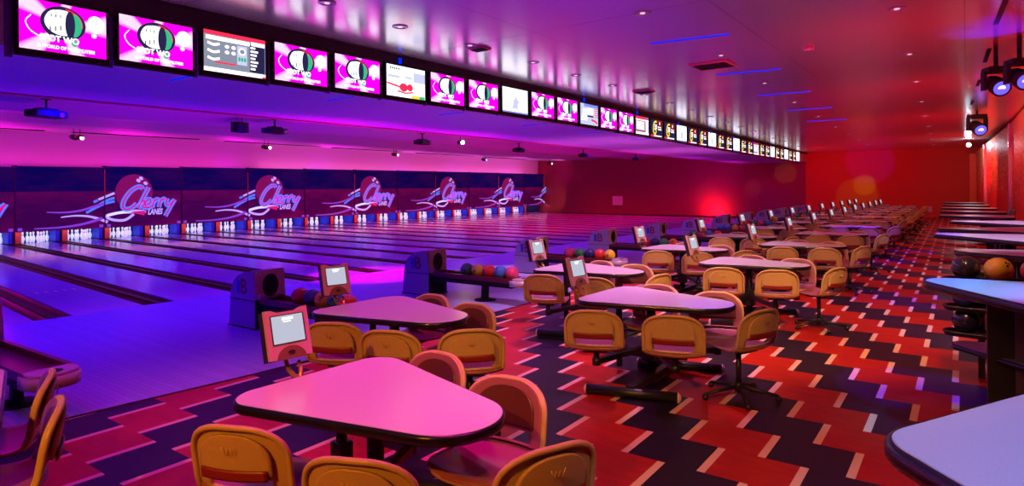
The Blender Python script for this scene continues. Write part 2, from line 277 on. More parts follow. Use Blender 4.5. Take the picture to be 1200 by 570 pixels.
# ------------------------------------------------------------------ mesh helpers
class MB:
    def __init__(s): s.v = []; s.f = []; s.mi = []; s.sm = []
    def add(s, vs, fs, mi=0, smooth=False):
        b = len(s.v); s.v += [tuple(p) for p in vs]
        for f in fs: s.f.append(tuple(b + i for i in f)); s.mi.append(mi); s.sm.append(smooth)
        return s
    def box(s, c, d, mi=0, rz=0.0, rx=0.0, ry=0.0, bev=0.0):
        R = Matrix.Rotation(rz, 3, 'Z') @ Matrix.Rotation(ry, 3, 'Y') @ Matrix.Rotation(rx, 3, 'X')
        h = [x / 2 for x in d]
        if bev <= 0:
            P = [Vector((x * h[0], y * h[1], z * h[2])) for x in (-1, 1) for y in (-1, 1) for z in (-1, 1)]
            fs = [(0, 1, 3, 2), (4, 6, 7, 5), (0, 4, 5, 1), (2, 3, 7, 6), (0, 2, 6, 4), (1, 5, 7, 3)]
        else:
            bm = bmesh.new(); bmesh.ops.create_cube(bm, size=1.0)
            for v in bm.verts: v.co = Vector((v.co.x * d[0], v.co.y * d[1], v.co.z * d[2]))
            bmesh.ops.bevel(bm, geom=list(bm.edges), offset=bev, segments=2, affect='EDGES', profile=0.6)
            bm.verts.index_update(); P = [v.co.copy() for v in bm.verts]; fs = [tuple(v.index for v in f.verts) for f in bm.faces]; bm.free()
        C = Vector(c); return s.add([R @ p + C for p in P], fs, mi)
    def cyl(s, p0, p1, r0, r1=None, n=16, mi=0, caps=True, smooth=True):
        r1 = r0 if r1 is None else r1; p0 = Vector(p0); p1 = Vector(p1); d = (p1 - p0).normalized()
        a = d.orthogonal().normalized(); b = d.cross(a)
        vs = [p0 + (a * math.cos(2 * PI * i / n) + b * math.sin(2 * PI * i / n)) * r0 for i in range(n)] + [p1 + (a * math.cos(2 * PI * i / n) + b * math.sin(2 * PI * i / n)) * r1 for i in range(n)]
        s.add(vs, [(i, (i + 1) % n, n + (i + 1) % n, n + i) for i in range(n)], mi, smooth)
        if caps: s.add(vs, [tuple(range(n - 1, -1, -1)), tuple(range(n, 2 * n))], mi, False)
        return s
    def lathe(s, prof, n=20, mi=0, o=(0, 0, 0)):
        vs = []
        for r, z in prof: vs += [(o[0] + r * math.cos(2 * PI * i / n), o[1] + r * math.sin(2 * PI * i / n), o[2] + z) for i in range(n)]
        fs = [(k * n + i, k * n + (i + 1) % n, (k + 1) * n + (i + 1) % n, (k + 1) * n + i) for k in range(len(prof) - 1) for i in range(n)]
        s.add(vs, fs, mi, True); s.add(vs[:n], [tuple(range(n - 1, -1, -1))], mi); s.add(vs[-n:], [tuple(range(n))], mi); return s
    def sphere(s, c, r, n=20, m=12, mi=0, sc=(1, 1, 1)):
        prof = []
        vs = [(c[0], c[1], c[2] - r * sc[2])]
        for j in range(1, m):
            t = PI * j / m
            vs += [(c[0] + r * sc[0] * math.sin(t) * math.cos(2 * PI * i / n), c[1] + r * sc[1] * math.sin(t) * math.sin(2 * PI * i / n), c[2] - r * sc[2] * math.cos(t)) for i in range(n)]
        vs.append((c[0], c[1], c[2] + r * sc[2])); L = len(vs) - 1
        fs = [(0, 1 + (i + 1) % n, 1 + i) for i in range(n)]
        for j in range(m - 2): fs += [(1 + j * n + i, 1 + j * n + (i + 1) % n, 1 + (j + 1) * n + (i + 1) % n, 1 + (j + 1) * n + i) for i in range(n)]
        fs += [(L, 1 + (m - 2) * n + i, 1 + (m - 2) * n + (i + 1) % n) for i in range(n)]
        return s.add(vs, fs, mi, True)
    def prism(s, pts, z0, z1, mi=0, smooth=False, axis='z'):
        def P(p, z): return (p[0], p[1], z) if axis == 'z' else ((p[0], z, p[1]) if axis == 'y' else (z, p[0], p[1]))
        n = len(pts); vs = [P(p, z0) for p in pts] + [P(p, z1) for p in pts]
        s.add(vs, [(i, (i + 1) % n, n + (i + 1) % n, n + i) for i in range(n)], mi, smooth)
        s.add(vs, [tuple(range(n - 1, -1, -1)), tuple(range(n, 2 * n))], mi, False); return s
    def tube(s, pts, r, n=8, mi=0, closed=False):
        pts = [Vector(p) for p in pts]; rings = []; K = len(pts); prev = None
        for k in range(K):
            if closed: d = (pts[(k + 1) % K] - pts[k - 1]).normalized()
            else: d = (pts[min(k + 1, K - 1)] - pts[max(k - 1, 0)]).normalized()
            a = d.orthogonal().normalized() if prev is None else (prev - d * prev.dot(d)).normalized()
            prev = a; b = d.cross(a); rr = r[k] if isinstance(r, (list, tuple)) else r
            rings += [pts[k] + (a * math.cos(2 * PI * i / n) + b * math.sin(2 * PI * i / n)) * rr for i in range(n)]
        L = K if closed else K - 1
        s.add(rings, [(k * n + i, k * n + (i + 1) % n, ((k + 1) % K) * n + (i + 1) % n, ((k + 1) % K) * n + i) for k in range(L) for i in range(n)], mi, True)
        if not closed: s.add(rings, [tuple(range(n - 1, -1, -1)), tuple(range((K - 1) * n, K * n))], mi)
        return s
    def ribbon(s, pts, w, x, mi=0):
        """flat stroke in the y-z plane at depth x, width w"""
        P = [Vector((p[0], p[1])) for p in pts]; K = len(P); vs = []
        for k in range(K):
            d = P[min(k + 1, K - 1)] - P[max(k - 1, 0)]
            d = d.normalized() if d.length > 1e-9 else Vector((1, 0)); nn = Vector((-d.y, d.x)); ww = w[k] if isinstance(w, (list, tuple)) else w
            for q in (P[k] + nn * ww / 2, P[k] - nn * ww / 2): vs.append((x, q.x, q.y))
        return s.add(vs, [(2 * k, 2 * k + 1, 2 * k + 3, 2 * k + 2) for k in range(K - 1)], mi)
    def disc(s, c, ry, rz, x, mi=0, n=24, a0=0, a1=2 * PI, rot=0):
        vs = [(x, c[0] + ry * math.cos(a0 + (a1 - a0) * i / n) * math.cos(rot) - rz * math.sin(a0 + (a1 - a0) * i / n) * math.sin(rot),
               c[1] + ry * math.cos(a0 + (a1 - a0) * i / n) * math.sin(rot) + rz * math.sin(a0 + (a1 - a0) * i / n) * math.cos(rot)) for i in range(n + (0 if a1 - a0 > 6.2 else 1))]
        return s.add(vs, [tuple(range(len(vs)))], mi)
    def mesh(s, name, mats):
        me = bpy.data.meshes.new(name); me.from_pydata(s.v, [], s.f); me.update()
        for m in (mats if isinstance(mats, (list, tuple)) else [mats]): me.materials.append(m)
        me.polygons.foreach_set('material_index', s.mi); me.polygons.foreach_set('use_smooth', s.sm)
        bm = bmesh.new(); bm.from_mesh(me); bmesh.ops.remove_doubles(bm, verts=bm.verts, dist=1e-5); bmesh.ops.recalc_face_normals(bm, faces=bm.faces); bm.to_mesh(me); bm.free()
        return me
    def build(s, name, mats, parent=None, loc=None):
        o = bpy.data.objects.new(name, s.mesh(name, mats)); COL.objects.link(o)
        if parent: o.parent = parent
        if loc: o.location = loc
        return o
def thing(name, label, cat, loc=(0, 0, 0), rz=0.0, group=None):
    o = bpy.data.objects.new(name, None); o.empty_display_size = 0.1; COL.objects.link(o); o.location = loc; o.rotation_euler = (0, 0, rz)
    return tag(o, label, cat, group)
def tag(o, label, cat, group=None):
    o['label'] = label; o['category'] = cat
    if group: o['group'] = group
    return o
def structure(o): o['kind'] = 'structure'; return o
def dup(root, loc, rz=None, label=None, group=None, scale=None):
    r = root.copy(); COL.objects.link(r); r.location = loc
    if rz is not None: r.rotation_euler = (0, 0, rz)
    if label: r['label'] = label
    if group: r['group'] = group
    if scale: r.scale = scale
    for ch in list(root.children):
        c = ch.copy(); COL.objects.link(c); c.parent = r
        for g in list(ch.children):
            d = g.copy(); COL.objects.link(d); d.parent = c
    return r
ORD = ['first', 'second', 'third', 'fourth', 'fifth', 'sixth', 'seventh', 'eighth', 'ninth', 'tenth', 'eleventh', 'twelfth', 'thirteenth', 'fourteenth', 'fifteenth', 'sixteenth', 'seventeenth', 'eighteenth', 'nineteenth', 'twentieth',
       'twenty-first', 'twenty-second', 'twenty-third', 'twenty-fourth', 'twenty-fifth', 'twenty-sixth', 'twenty-seventh', 'twenty-eighth', 'twenty-ninth', 'thirtieth', 'thirty-first', 'thirty-second', 'thirty-third', 'thirty-fourth', 'thirty-fifth', 'thirty-sixth', 'thirty-seventh', 'thirty-eighth']
def interp(xs, ys, x):
    if x <= xs[0]: i = 0
    elif x >= xs[-1]: i = len(xs) - 2
    else: i = max(k for k in range(len(xs) - 1) if xs[k] <= x)
    return ys[i] + (ys[i + 1] - ys[i]) * (x - xs[i]) / (xs[i + 1] - xs[i])
def catmull(P, m=6):
    P = [Vector(p) for p in P]; out = []
    for i in range(len(P) - 1):
        a = P[max(i - 1, 0)]; b = P[i]; c = P[i + 1]; d = P[min(i + 2, len(P) - 1)]
        for k in range(m):
            t = k / m; out.append(0.5 * ((2 * b) + (c - a) * t + (2 * a - 5 * b + 4 * c - d) * t * t + (3 * b - a - 3 * c + d) * t ** 3))
    out.append(P[-1]); return out
def hull(circles, off=0.0, n=96):
    pts = []
    for k in range(n):
        a = 2 * PI * k / n; d = (math.cos(a), math.sin(a))
        x, y, r = max(circles, key=lambda c: c[0] * d[0] + c[1] * d[1] + c[2])
        pts.append((x + d[0] * (r + off), y + d[1] * (r + off)))
    return pts
def text_mesh(name, body, size, m, parent, mw, extrude=0.0, shear=0.0, bold=0.0):
    cu = bpy.data.curves.new(name, 'FONT'); cu.body = body; cu.size = size; cu.align_x = 'CENTER'; cu.align_y = 'CENTER'; cu.extrude = extrude; cu.shear = shear; cu.offset = bold
    t = bpy.data.objects.new(name + '_c', cu); COL.objects.link(t); dg = bpy.context.evaluated_depsgraph_get()
    me = bpy.data.meshes.new_from_object(t.evaluated_get(dg)); bpy.data.objects.remove(t); me.materials.clear(); me.materials.append(m)
    me.transform(mw); me.name = name
    if parent is None: return me
    o = bpy.data.objects.new(name, me); COL.objects.link(o); o.parent = parent; return o
# text lying in the y-z plane, facing +x, reading along +y
TYZ = Matrix(((0, 0, 1, 0), (1, 0, 0, 0), (0, 1, 0, 0), (0, 0, 0, 1)))

# ------------------------------------------------------------------ plan data (metres)
EDGE = [(-6.05, -3.0), (-5.72, 1.0), (-5.60, 2.3), (-5.50, 3.3), (-5.42, 5.0), (-5.38, 7.0), (-5.36, 12.0), (-5.34, 40.0)]
WALLX = -27.35; MASKX = -26.6; FARY_L, FARY_R = 41.3, 39.7
TVX = -7.45
CEILZ = lambda y: interp([-4, 14, 41], [3.93, 3.95, 3.60], y)
FOULX = lambda y: interp([0, 4, 10, 20, 40], [-10.45, -10.30, -10.15, -9.95, -9.65], y)

# ------------------------------------------------------------------ structure
b = MB()
n = len(EDGE)
vs = [(x, y, 0) for x, y in EDGE] + [(4.2, y, 0) for x, y in EDGE]
b.add(vs, [(i, n + i, n + i + 1, i + 1) for i in range(n - 1)])
structure(b.build('floor', M['floor']))
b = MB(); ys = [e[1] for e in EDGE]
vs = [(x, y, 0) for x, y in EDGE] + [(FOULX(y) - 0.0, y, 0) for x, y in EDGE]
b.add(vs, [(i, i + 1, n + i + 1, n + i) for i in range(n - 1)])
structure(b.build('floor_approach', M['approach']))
b = MB(); b.add([(-28.5, -4, -0.14), (-9.0, -4, -0.14), (-9.0, 42, -0.14), (-28.5, 42, -0.14)], [(0, 1, 2, 3)])
structure(b.build('floor_subfloor', M['hole']))
b = MB()
for i in range(n - 1):
    (x0, y0), (x1, y1) = EDGE[i], EDGE[i + 1]
    b.add([(x0 - 0.02, y0, 0.001), (x0 + 0.02, y0, 0.001), (x1 + 0.02, y1, 0.001), (x1 - 0.02, y1, 0.001), (x0 - 0.014, y0, 0.006), (x0 + 0.014, y0, 0.006), (x1 + 0.014, y1, 0.006), (x1 - 0.014, y1, 0.006)], [(0, 4, 7, 3), (4, 5, 6, 7), (5, 1, 2, 6)])
structure(b.build('trim_approach', M['gutter']))
# far end wall: crimson half behind the lanes, red half behind the concourse
b = MB(); b.prism([(WALLX - 0.4, FARY_L), (-7.57, FARY_R + 0.1), (-7.57, FARY_R + 0.3), (WALLX - 0.4, FARY_L + 0.2)], -0.15, 4.3); structure(b.build('wall_far_lanes', M['crimson']))
b = MB(); b.prism([(-7.57, FARY_R), (4.4, FARY_R), (4.4, FARY_R + 0.2), (-7.57, FARY_R + 0.2)], 0, 4.0); structure(b.build('wall_far', M['redwall']))
b = MB(); b.box((WALLX - 0.1, 19, 2.0), (0.2, 46, 4.4)); structure(b.build('wall_lanes', M['lilacwall']))
b = MB(); b.box((-11, -4.1, 2.0), (33.5, 0.2, 4.4)); structure(b.build('wall_back', M['lilacwall']))
# mosaic wall on the right: its plan closes in slightly towards the far end
b = MB(); RW = [(3.9, -4.0, 3.92), (3.9, 15.5, 3.92), (1.40, 17.0, 3.90), (1.21, 26.0, 3.72), (0.40, 37.0, 3.25)]; k = len(RW)
vs = [(x, y, 0) for x, y, z in RW] + [(x, y, z) for x, y, z in RW] + [(x + 0.25, y, 0) for x, y, z in RW] + [(x + 0.25, y, z) for x, y, z in RW]
b.add(vs, [(q, q + 1, k + q + 1, k + q) for q in range(k - 1)] + [(2 * k + q, 2 * k + q + 1, 3 * k + q + 1, 3 * k + q) for q in range(k - 1)] + [(k + q, k + q + 1, 3 * k + q + 1, 3 * k + q) for q in range(k - 1)] + [(k - 1, 3 * k - 1, 4 * k - 1, 2 * k - 1)])
structure(b.build('wall_right', M['mosaic']))
# concourse ceiling
b = MB(); yy = [-4, 2, 8, 14, 20, 27, 34, 40.2]
vs = [(-7.42, y, CEILZ(y)) for y in yy] + [(4.2, y, CEILZ(y)) for y in yy] + [(-7.42, y, CEILZ(y) + 0.1) for y in yy] + [(4.2, y, CEILZ(y) + 0.1) for y in yy]; k = len(yy)
b.add(vs, [(i, i + 1, k + i + 1, k + i) for i in range(k - 1)] + [(2 * k + i, 3 * k + i, 3 * k + i + 1, 2 * k + i + 1) for i in range(k - 1)])
structure(b.build('ceiling', M['ceiling']))
# saw-tooth ceiling over the lanes
def lz(z, y): return z + interp([-4, 14, 41], [0.02, 0.05, -0.06], y)
prof = [(-7.5, 4.25), (-7.5, 3.16), (-11.3, 3.20), (-11.36, 3.32), (-17.1, 3.93), (-18.5, 3.72), (-21.2, 3.95), (-22.4, 3.82), (-27.4, 3.98), (-27.4, 4.25)]
b = MB(); yy = [-4, 5, 14, 23, 32, 41.6]; vs = []
for y in yy: vs += [(x, y, lz(z, y) if z < 4.2 else z) for x, z in prof]
k = len(prof)
b.add(vs, [(j * k + i, j * k + i + 1, (j + 1) * k + i + 1, (j + 1) * k + i) for j in range(len(yy) - 1) for i in range(k - 1)])
structure(b.build('ceiling_lanes', M['laneceil']))
b = MB()
for j in range(len(yy) - 1):
    y0, y1 = yy[j], yy[j + 1]
    b.add([(-11.27, y0, lz(3.17, y0)), (-11.27, y1, lz(3.17, y1)), (-11.38, y1, lz(3.17, y1)), (-11.38, y0, lz(3.17, y0)), (-11.27, y0, lz(3.21, y0)), (-11.27, y1, lz(3.21, y1)), (-11.38, y1, lz(3.33, y1)), (-11.38, y0, lz(3.33, y0))], [(0, 1, 2, 3), (0, 4, 5, 1), (2, 6, 7, 3)])
structure(b.build('trim_ceiling_step', mat('rose_trim', (0.6, 0.08, 0.2), 0.5)))

# ------------------------------------------------------------------ lanes
FB = [(k, y - 0.28) for k, y in zip(range(-4, 26), [-1.65, -0.35, 0.93, 2.214, 3.562, 4.968, 6.414, 7.895, 9.395, 10.896, 12.409, 13.911, 15.421, 16.912, 18.373, 19.831, 21.306, 22.739, 24.144, 25.553, 26.95, 28.319, 29.645, 30.98, 32.317, 33.564, 34.878, 36.167, 37.423, 38.632])]
MD = [4.685, 7.352, 10.143, 13.042, 16.033, 19.097, 22.223, 25.388, 28.587, 31.806, 35.046, 38.284, 40.9]   # pair dividers on the masking, n = -1 ..
fy = lambda k: interp([a for a, _ in FB], [c for _, c in FB], k)
my = lambda k: interp([2 * (i) for i in range(len(MD))], MD, k) if k >= 0 else MD[0] + (MD[1] - MD[0]) * k / 2   # k in lane steps from n=-1
# band k (foul index) <-> masking index: foul k=2 is pair n=0 -> mask lane-step 2
bands = []
for k in range(-3, 23):
    yf = fy(k); ym = my(k)
    if ym > 40.9: break
    bands.append((k, yf, ym))
def along(k0, t, off):          # point on band centre line at fraction t, shifted sideways by off
    _, yf, ym = bands[k0]; xf = FOULX(yf); return Vector((xf + (WALLX - xf) * t, yf + (ym - yf) * t + off))
def quad(b, A, B, C, D, z0, z1, mi=0):
    P = [A, B, C, D]; b.prism([(p.x, p.y) for p in P], z0, z1, mi)
for i in range(len(bands) - 1):
    w = 0.235
    root = thing('bowling_lane', 'glossy bowling lane, %s from the left side of the photo' % ORD[i], 'bowling lane', (0, 0, 0), group='bowling lanes')
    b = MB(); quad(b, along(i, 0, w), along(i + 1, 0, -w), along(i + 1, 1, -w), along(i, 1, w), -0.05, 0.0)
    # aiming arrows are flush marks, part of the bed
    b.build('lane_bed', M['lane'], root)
    if i in (3,):
        a = MB()
        for j in range(5):
            c0 = along(i, 0.17, 0).lerp(along(i + 1, 0.17, 0), 0.3 + 0.1 * j)
            a.add([(c0.x + 0.12, c0.y - 0.02, 0.002), (c0.x + 0.12, c0.y + 0.02, 0.002), (c0.x - 0.12, c0.y, 0.002)], [(0, 1, 2)])
        a.build('aiming_arrows', M['pinkcap'], root)
    for side, bi in ((1, i), (-1, i + 1)):
        g = MB(); K = 6; rows = []
        for t in (0.0, 0.25, 0.5, 0.75, 1.0):
            for q in range(K + 1):
                a = q / K; off = side * (w - a * (w - 0.05)); p = along(bi, t, off); z = -0.015 - 0.055 * math.sin(PI * a)
                rows.append((p.x, p.y, z))
        g.add(rows, [(j * (K + 1) + q, j * (K + 1) + q + 1, (j + 1) * (K + 1) + q + 1, (j + 1) * (K + 1) + q) for j in range(4) for q in range(K)], 0, True)
        g.build('gutter', M['gutter'], root)
for i in range(len(bands)):
    b = MB(); quad(b, along(i, 0.0, -0.05), along(i, -0.012, 0.0), along(i, 0.0, 0.05), along(i, 0.02, 0.05), -0.06, -0.004)
    quad(b, along(i, 0.0, -0.05), along(i, 0.0, 0.05), along(i, 1, 0.05), along(i, 1, -0.05), -0.06, 0.004)
    structure(b.build('trim_%d' % (i + 1), M['gutter']))
b = MB()
p0, p1 = along(4, 0.19, 0), along(5, 0.19, 0)
# pin decks: dividers, pins
pinprof = [(0.026, 0.0), (0.030, 0.01), (0.044, 0.06), (0.057, 0.11), (0.058, 0.14), (0.048, 0.19), (0.030, 0.235), (0.023, 0.255), (0.024, 0.28), (0.031, 0.325), (0.032, 0.345), (0.024, 0.37), (0.010, 0.381)]
pb = MB(); pb.lathe(pinprof, 14)
pin_body = pb.mesh('pin_body', M['pin'])
sb = MB(); sb.lathe([(0.0248, 0.245), (0.0248, 0.252)], 14); sb.lathe([(0.0250, 0.262), (0.0250, 0.270)], 14); pin_str = sb.mesh('pin_stripes', M['pinred'])
pins = [(0, 0, 'head'), (-0.26, -0.152, 'second-row left'), (-0.26, 0.152, 'second-row right'), (-0.52, -0.305, 'third-row left'), (-0.52, 0, 'third-row middle'), (-0.52, 0.305, 'third-row right'), (-0.60, -0.42, 'back-row far left'), (-0.60, -0.152, 'back-row inner left'), (-0.60, 0.152, 'back-row inner right'), (-0.60, 0.42, 'back-row far right')]
DECK = [ym for _, _, ym in bands]
npins = 0
for i in range(len(bands) - 1):
    yc = (DECK[i] + DECK[i + 1]) / 2; sc = min(1.0, (DECK[i + 1] - DECK[i]) / 1.5)
    if DECK[i + 1] < 5.9: continue
    for dx, dy, nm in pins:
        r = bpy.data.objects.new('bowling_pin', None); r.empty_display_size = 0.05; COL.objects.link(r); r.location = (MASKX - 0.08 + dx, yc + dy * 1.05, 0.003)
        tag(r, 'white bowling pin, %s pin at the end of the %s lane' % (nm, ORD[i]), 'bowling pin', 'pins at the ends of the lanes')
        for nm2, me in (('pin_body', pin_body), ('neck_stripes', pin_str)):
            o = bpy.data.objects.new(nm2, me); COL.objects.link(o); o.parent = r
        npins += 1
for i, (k, yf, ym) in enumerate(bands):
    root = thing('pin_deck_divider', 'low pin deck divider beside the %s row of pins' % ORD[i], 'divider', (MASKX - 0.02, ym, 0), group='pin deck dividers')
    b = MB(); b.box((-0.35, 0, 0.215), (0.68, 0.36, 0.43)); b.build('divider_body', M['grey'], root)
    b = MB(); b.box((0.0, 0.09, 0.215), (0.03, 0.17, 0.42), bev=0.006); b.build('orange_cap', M['deckorange'], root)
    b = MB(); b.box((-0.0, -0.13, 0.215), (0.02, 0.09, 0.40)); b.build('blue_panel', M['deckblue'], root)
    b = MB(); b.box((-0.35, -0.185, 0.215), (0.66, 0.01, 0.40)); b.build('side_panel', M['deckblue'], root)
b = MB(); b.box((-27.31, 20, 0.35), (0.04, 43, 0.9)); tag(b.build('pit_curtain', mat('dark_blue_curtain', (0.01, 0.01, 0.12), 0.8)), 'dark blue curtain behind all the pins', 'curtain')
strip_light('pins', 'pin_light', (MASKX - 0.10, 21.5, 0.62), (0, math.radians(20), 0), 100, 0.08, 40)
# ------------------------------------------------------------------ masking panels with the printed artwork
def mask_mat():
    m = bpy.data.materials.new('masking_print'); m.use_nodes = True; nt = m.node_tree; b = nt.nodes['Principled BSDF']; nx = NX(nt)
    tc = nt.nodes.new('ShaderNodeTexCoord'); sp = nt.nodes.new('ShaderNodeSeparateXYZ'); nt.links.new(tc.outputs['Object'], sp.inputs[0])
    n = nt.nodes.new('ShaderNodeTexNoise'); n.inputs['Scale'].default_value = 0.9; n.inputs['Detail'].default_value = 4
    mp = nt.nodes.new('ShaderNodeMapping'); mp.inputs['Scale'].default_value = (1, 0.7, 2.2); nt.links.new(tc.outputs['Object'], mp.inputs[0]); nt.links.new(mp.outputs[0], n.inputs['Vector'])
    lo = nx('LESS_THAN', sp.outputs[2], 1.82)
    f = nx('MULTIPLY', nx('SUBTRACT', n.outputs['Fac'], 0.42), 3.2)
    upc = nx.mix(nx('MAXIMUM', nx('MINIMUM', f, 1.0), 0.0), (0.004, 0.004, 0.12), (0.05, 0.006, 0.12))
    lowc = nx.mix(nx('MAXIMUM', nx('MINIMUM', f, 1.0), 0.0), (0.10, 0.004, 0.10), (0.26, 0.01, 0.12))
    c = nx.mix(lo, upc, lowc); nt.links.new(c, b.inputs['Base Color']); b.inputs['Roughness'].default_value = 0.6; b.inputs['Specular IOR Level'].default_value = 0.08
    nt.links.new(c, b.inputs['Emission Color']); b.inputs['Emission Strength'].default_value = 0.15
    return m
M['mask'] = mask_mat()
M['neonblue'] = mat('fluorescent_blue_ink', (0.08, 0.25, 1.0), 0.5, emis=(0.06, 0.22, 1.0), es=0.9)
M['neonpink'] = mat('fluorescent_pink_ink', (0.75, 0.02, 0.22), 0.5, emis=(0.8, 0.01, 0.2), es=0.55)
M['neonpale'] = mat('fluorescent_pale_ink', (0.6, 0.6, 1.0), 0.5, emis=(0.5, 0.45, 1.0), es=0.75)
M['neonviolet'] = mat('violet_ink', (0.25, 0.08, 0.6), 0.5, emis=(0.30, 0.08, 0.75), es=0.5)
M['ballprint'] = mat('printed_maroon_ball', (0.28, 0.01, 0.12), 0.5, emis=(0.32, 0.01, 0.12), es=0.30)
def LP(u, v):   # artwork coordinates: enlarged-crop pixels -> metres on a 2.9 m wide panel
    return (((100 + u / 9.5) - 118) / 30.9, 2.80 - ((190 + v / 9.5) - 194.8) / 29.2)
def LQ(u, v):
    return (((u / 5.0) - 118) / 30.9, 2.80 - ((180 + v / 5.0) - 194.8) / 29.2)
CH = [[(575, 296), (560, 272), (520, 268), (450, 310), (395, 375), (362, 440), (358, 490), (395, 515), (450, 500), (505, 455)],
      [(640, 272), (600, 350), (555, 440), (520, 505)], [(530, 480), (560, 440), (592, 425), (590, 455), (572, 490), (600, 505)],
      [(612, 470), (655, 448), (660, 415), (625, 412), (602, 450), (606, 495), (645, 502), (680, 478)],
      [(705, 408), (690, 450), (678, 503)], [(692, 445), (722, 415), (755, 412)],
      [(782, 405), (765, 450), (752, 503)], [(768, 442), (798, 412), (830, 408)],
      [(852, 400), (838, 450), (850, 480), (885, 470), (920, 430)], [(940, 415), (905, 470), (870, 530), (825, 605)]]
SW_R = [[(600, 365), (640, 380), (700, 382), (750, 350)], [(590, 360), (640, 345), (700, 335), (770, 332), (820, 338)], [(600, 352), (660, 340), (740, 338)]]
SW_L = [[(530, 272), (552, 262)], [(556, 258), (645, 222)], [(490, 332), (550, 300), (600, 280), (645, 270)], [(540, 300), (600, 265), (645, 250)],
        [(290, 322), (380, 326), (460, 318), (540, 295), (590, 282)], [(360, 352), (430, 346), (500, 352), (560, 370), (605, 390)], [(230, 408), (330, 408), (420, 402), (500, 388), (575, 366)]]
MZ0, MZ1 = 0.42, 2.80
def mtop(i): return [2.66, 2.70, 2.75, 2.79, 2.81, 2.83, 2.84, 2.85, 2.85, 2.85, 2.84, 2.83][min(i, 11)]
for i in range(len(MD) - 1):
    y0, y1 = MD[i], MD[i + 1]; w = y1 - y0; s = w / 2.9; top = mtop(i) + 0.02
    nlab = ORD[i]
    logo = (i % 2 == 0)
    root = thing('masking_panel', '%s masking panel from the left, %s' % (nlab, 'printed with the lane logo over a maroon ball' if logo else 'printed with pale swooshes on dark blue'), 'wall panel', (MASKX, y0, 0), group='printed masking panels above the pins')
    zs = (top - 0.4) / (2.80 - 0.4)
    b = MB(); b.box((-0.02, w / 2, (MZ0 + top) / 2), (0.04, w - 0.02, top - MZ0)); b.build('panel_board', M['mask'], root)
    b = MB(); b.box((0.012, 0.0, (MZ0 + top) / 2 - 0.02), (0.03, 0.035, top - MZ0 - 0.08)); b.box((0.01, 0.0, top - 0.01), (0.05, 0.16, 0.05), bev=0.01); b.build('divider_bar', mat('dark_divider', (0.02, 0.01, 0.05), 0.4) if i == 0 else bpy.data.materials['dark_divider'], root)
    if i % 2 == 1:
        b = MB(); b.box((0.03, w, 2.15), (0.012, 0.03, 0.95)); b.build('amber_edge', M['deckorange'], root)
    b = MB(); b.box((0.02, -0.13, 0.50), (0.06, 0.12, 0.10), bev=0.01); b.box((0.02, 0.13, 0.50), (0.06, 0.12, 0.10), bev=0.01); b.build('lane_markers', M['neonviolet'], root)
    def tr(fn, pts, dx=0.0): return [(fn(*p)[0] * s + dx, (fn(*p)[1] - 0.4) * zs + 0.4) for p in pts]
    if logo:
        b = MB(); c = LP(482, 330); b.disc((c[0] * s, (c[1] - 0.4) * zs + 0.4), 0.69 * s, 0.72, 0.004, 0, 40); b.build('ball_print', M['ballprint'], root)
        b = MB()
        for st in SW_R: b.ribbon(catmull([(*p, 0) for p in tr(LQ, st)], 5), 0.10, 0.006, 0)
        tri = tr(LQ, [(720, 338), (820, 331), (808, 360)]); b.add([(0.008, p[0], p[1]) for p in tri], [(0, 1, 2)], 1)
        b.build('swoosh_print', [M['neonpale'], M['neonpink']], root)
        b = MB()
        for st in CH: b.ribbon(catmull([(*p, 0) for p in tr(LP, st)], 5), 0.185, 0.010, 0)
        for st in CH: b.ribbon(catmull([(*p, 0) for p in tr(LP, st)], 5), 0.062, 0.014, 1)
        for hx, hy in ((527, 197), (557, 172), (605, 228)):
            q = LP(hx, hy); b.disc((q[0] * s, (q[1] - 0.4) * zs + 0.4), 0.085, 0.065, 0.012, 2, 14, rot=-0.6)
        b.build('cherry_lettering', [M['neonblue'], M['neonpink'], M['neonpale']], root)
        q = LQ(872, 341)
        text_mesh('lanes_lettering', 'LANES', 0.31, M['neonpale'], root, Matrix.Translation((0.016, q[0] * s, (q[1] - 0.4) * zs + 0.4)) @ TYZ @ Matrix.Diagonal((0.62 * s, 1, 1, 1)), shear=0.25, bold=0.012)
    else:
        b = MB()
        for j, st in enumerate(SW_L):
            pts = tr(LQ, st, w); P = catmull([(*p, 0) for p in pts], 5); L = len(P)
            wd = [0.04 + 0.07 * (q / (L - 1)) for q in range(L)] if j > 3 else 0.085
            b.ribbon(P, wd, 0.006 + 0.001 * j, 0 if j in (1, 5) else (1 if j in (0, 2, 3) else 2))
        b.build('swoosh_print', [M['neonpale'], M['neonblue'], M['neonviolet']], root)

# ------------------------------------------------------------------ wall TVs over the foul line
def rays_mat():
    m = bpy.data.materials.new('magenta_rays'); m.use_nodes = True; nt = m.node_tree; nt.nodes.remove(nt.nodes['Principled BSDF']); nx = NX(nt)
    tc = nt.nodes.new('ShaderNodeTexCoord'); sp = nt.nodes.new('ShaderNodeSeparateXYZ'); nt.links.new(tc.outputs['Object'], sp.inputs[0])
    y, z = nx('ADD', sp.outputs[1], 0.02), nx('SUBTRACT', sp.outputs[2], 0.03)
    a = nx('ARCTAN2', z, y); s = nx('SINE', nx('ADD', nx('MULTIPLY', a, 5.0), 0.9)); f = nx('MAXIMUM', nx('MINIMUM', nx('MULTIPLY', nx('SUBTRACT', s, 0.25), 1.8), 1.0), 0.0)
    c = nx.mix(f, (1.0, 0.0, 0.72), (1.0, 0.52, 0.95))
    e = nt.nodes.new('ShaderNodeEmission'); nt.links.new(c, e.inputs[0]); e.inputs[1].default_value = 1.5; nt.links.new(e.outputs[0], nt.nodes['Material Output'].inputs[0]); return m
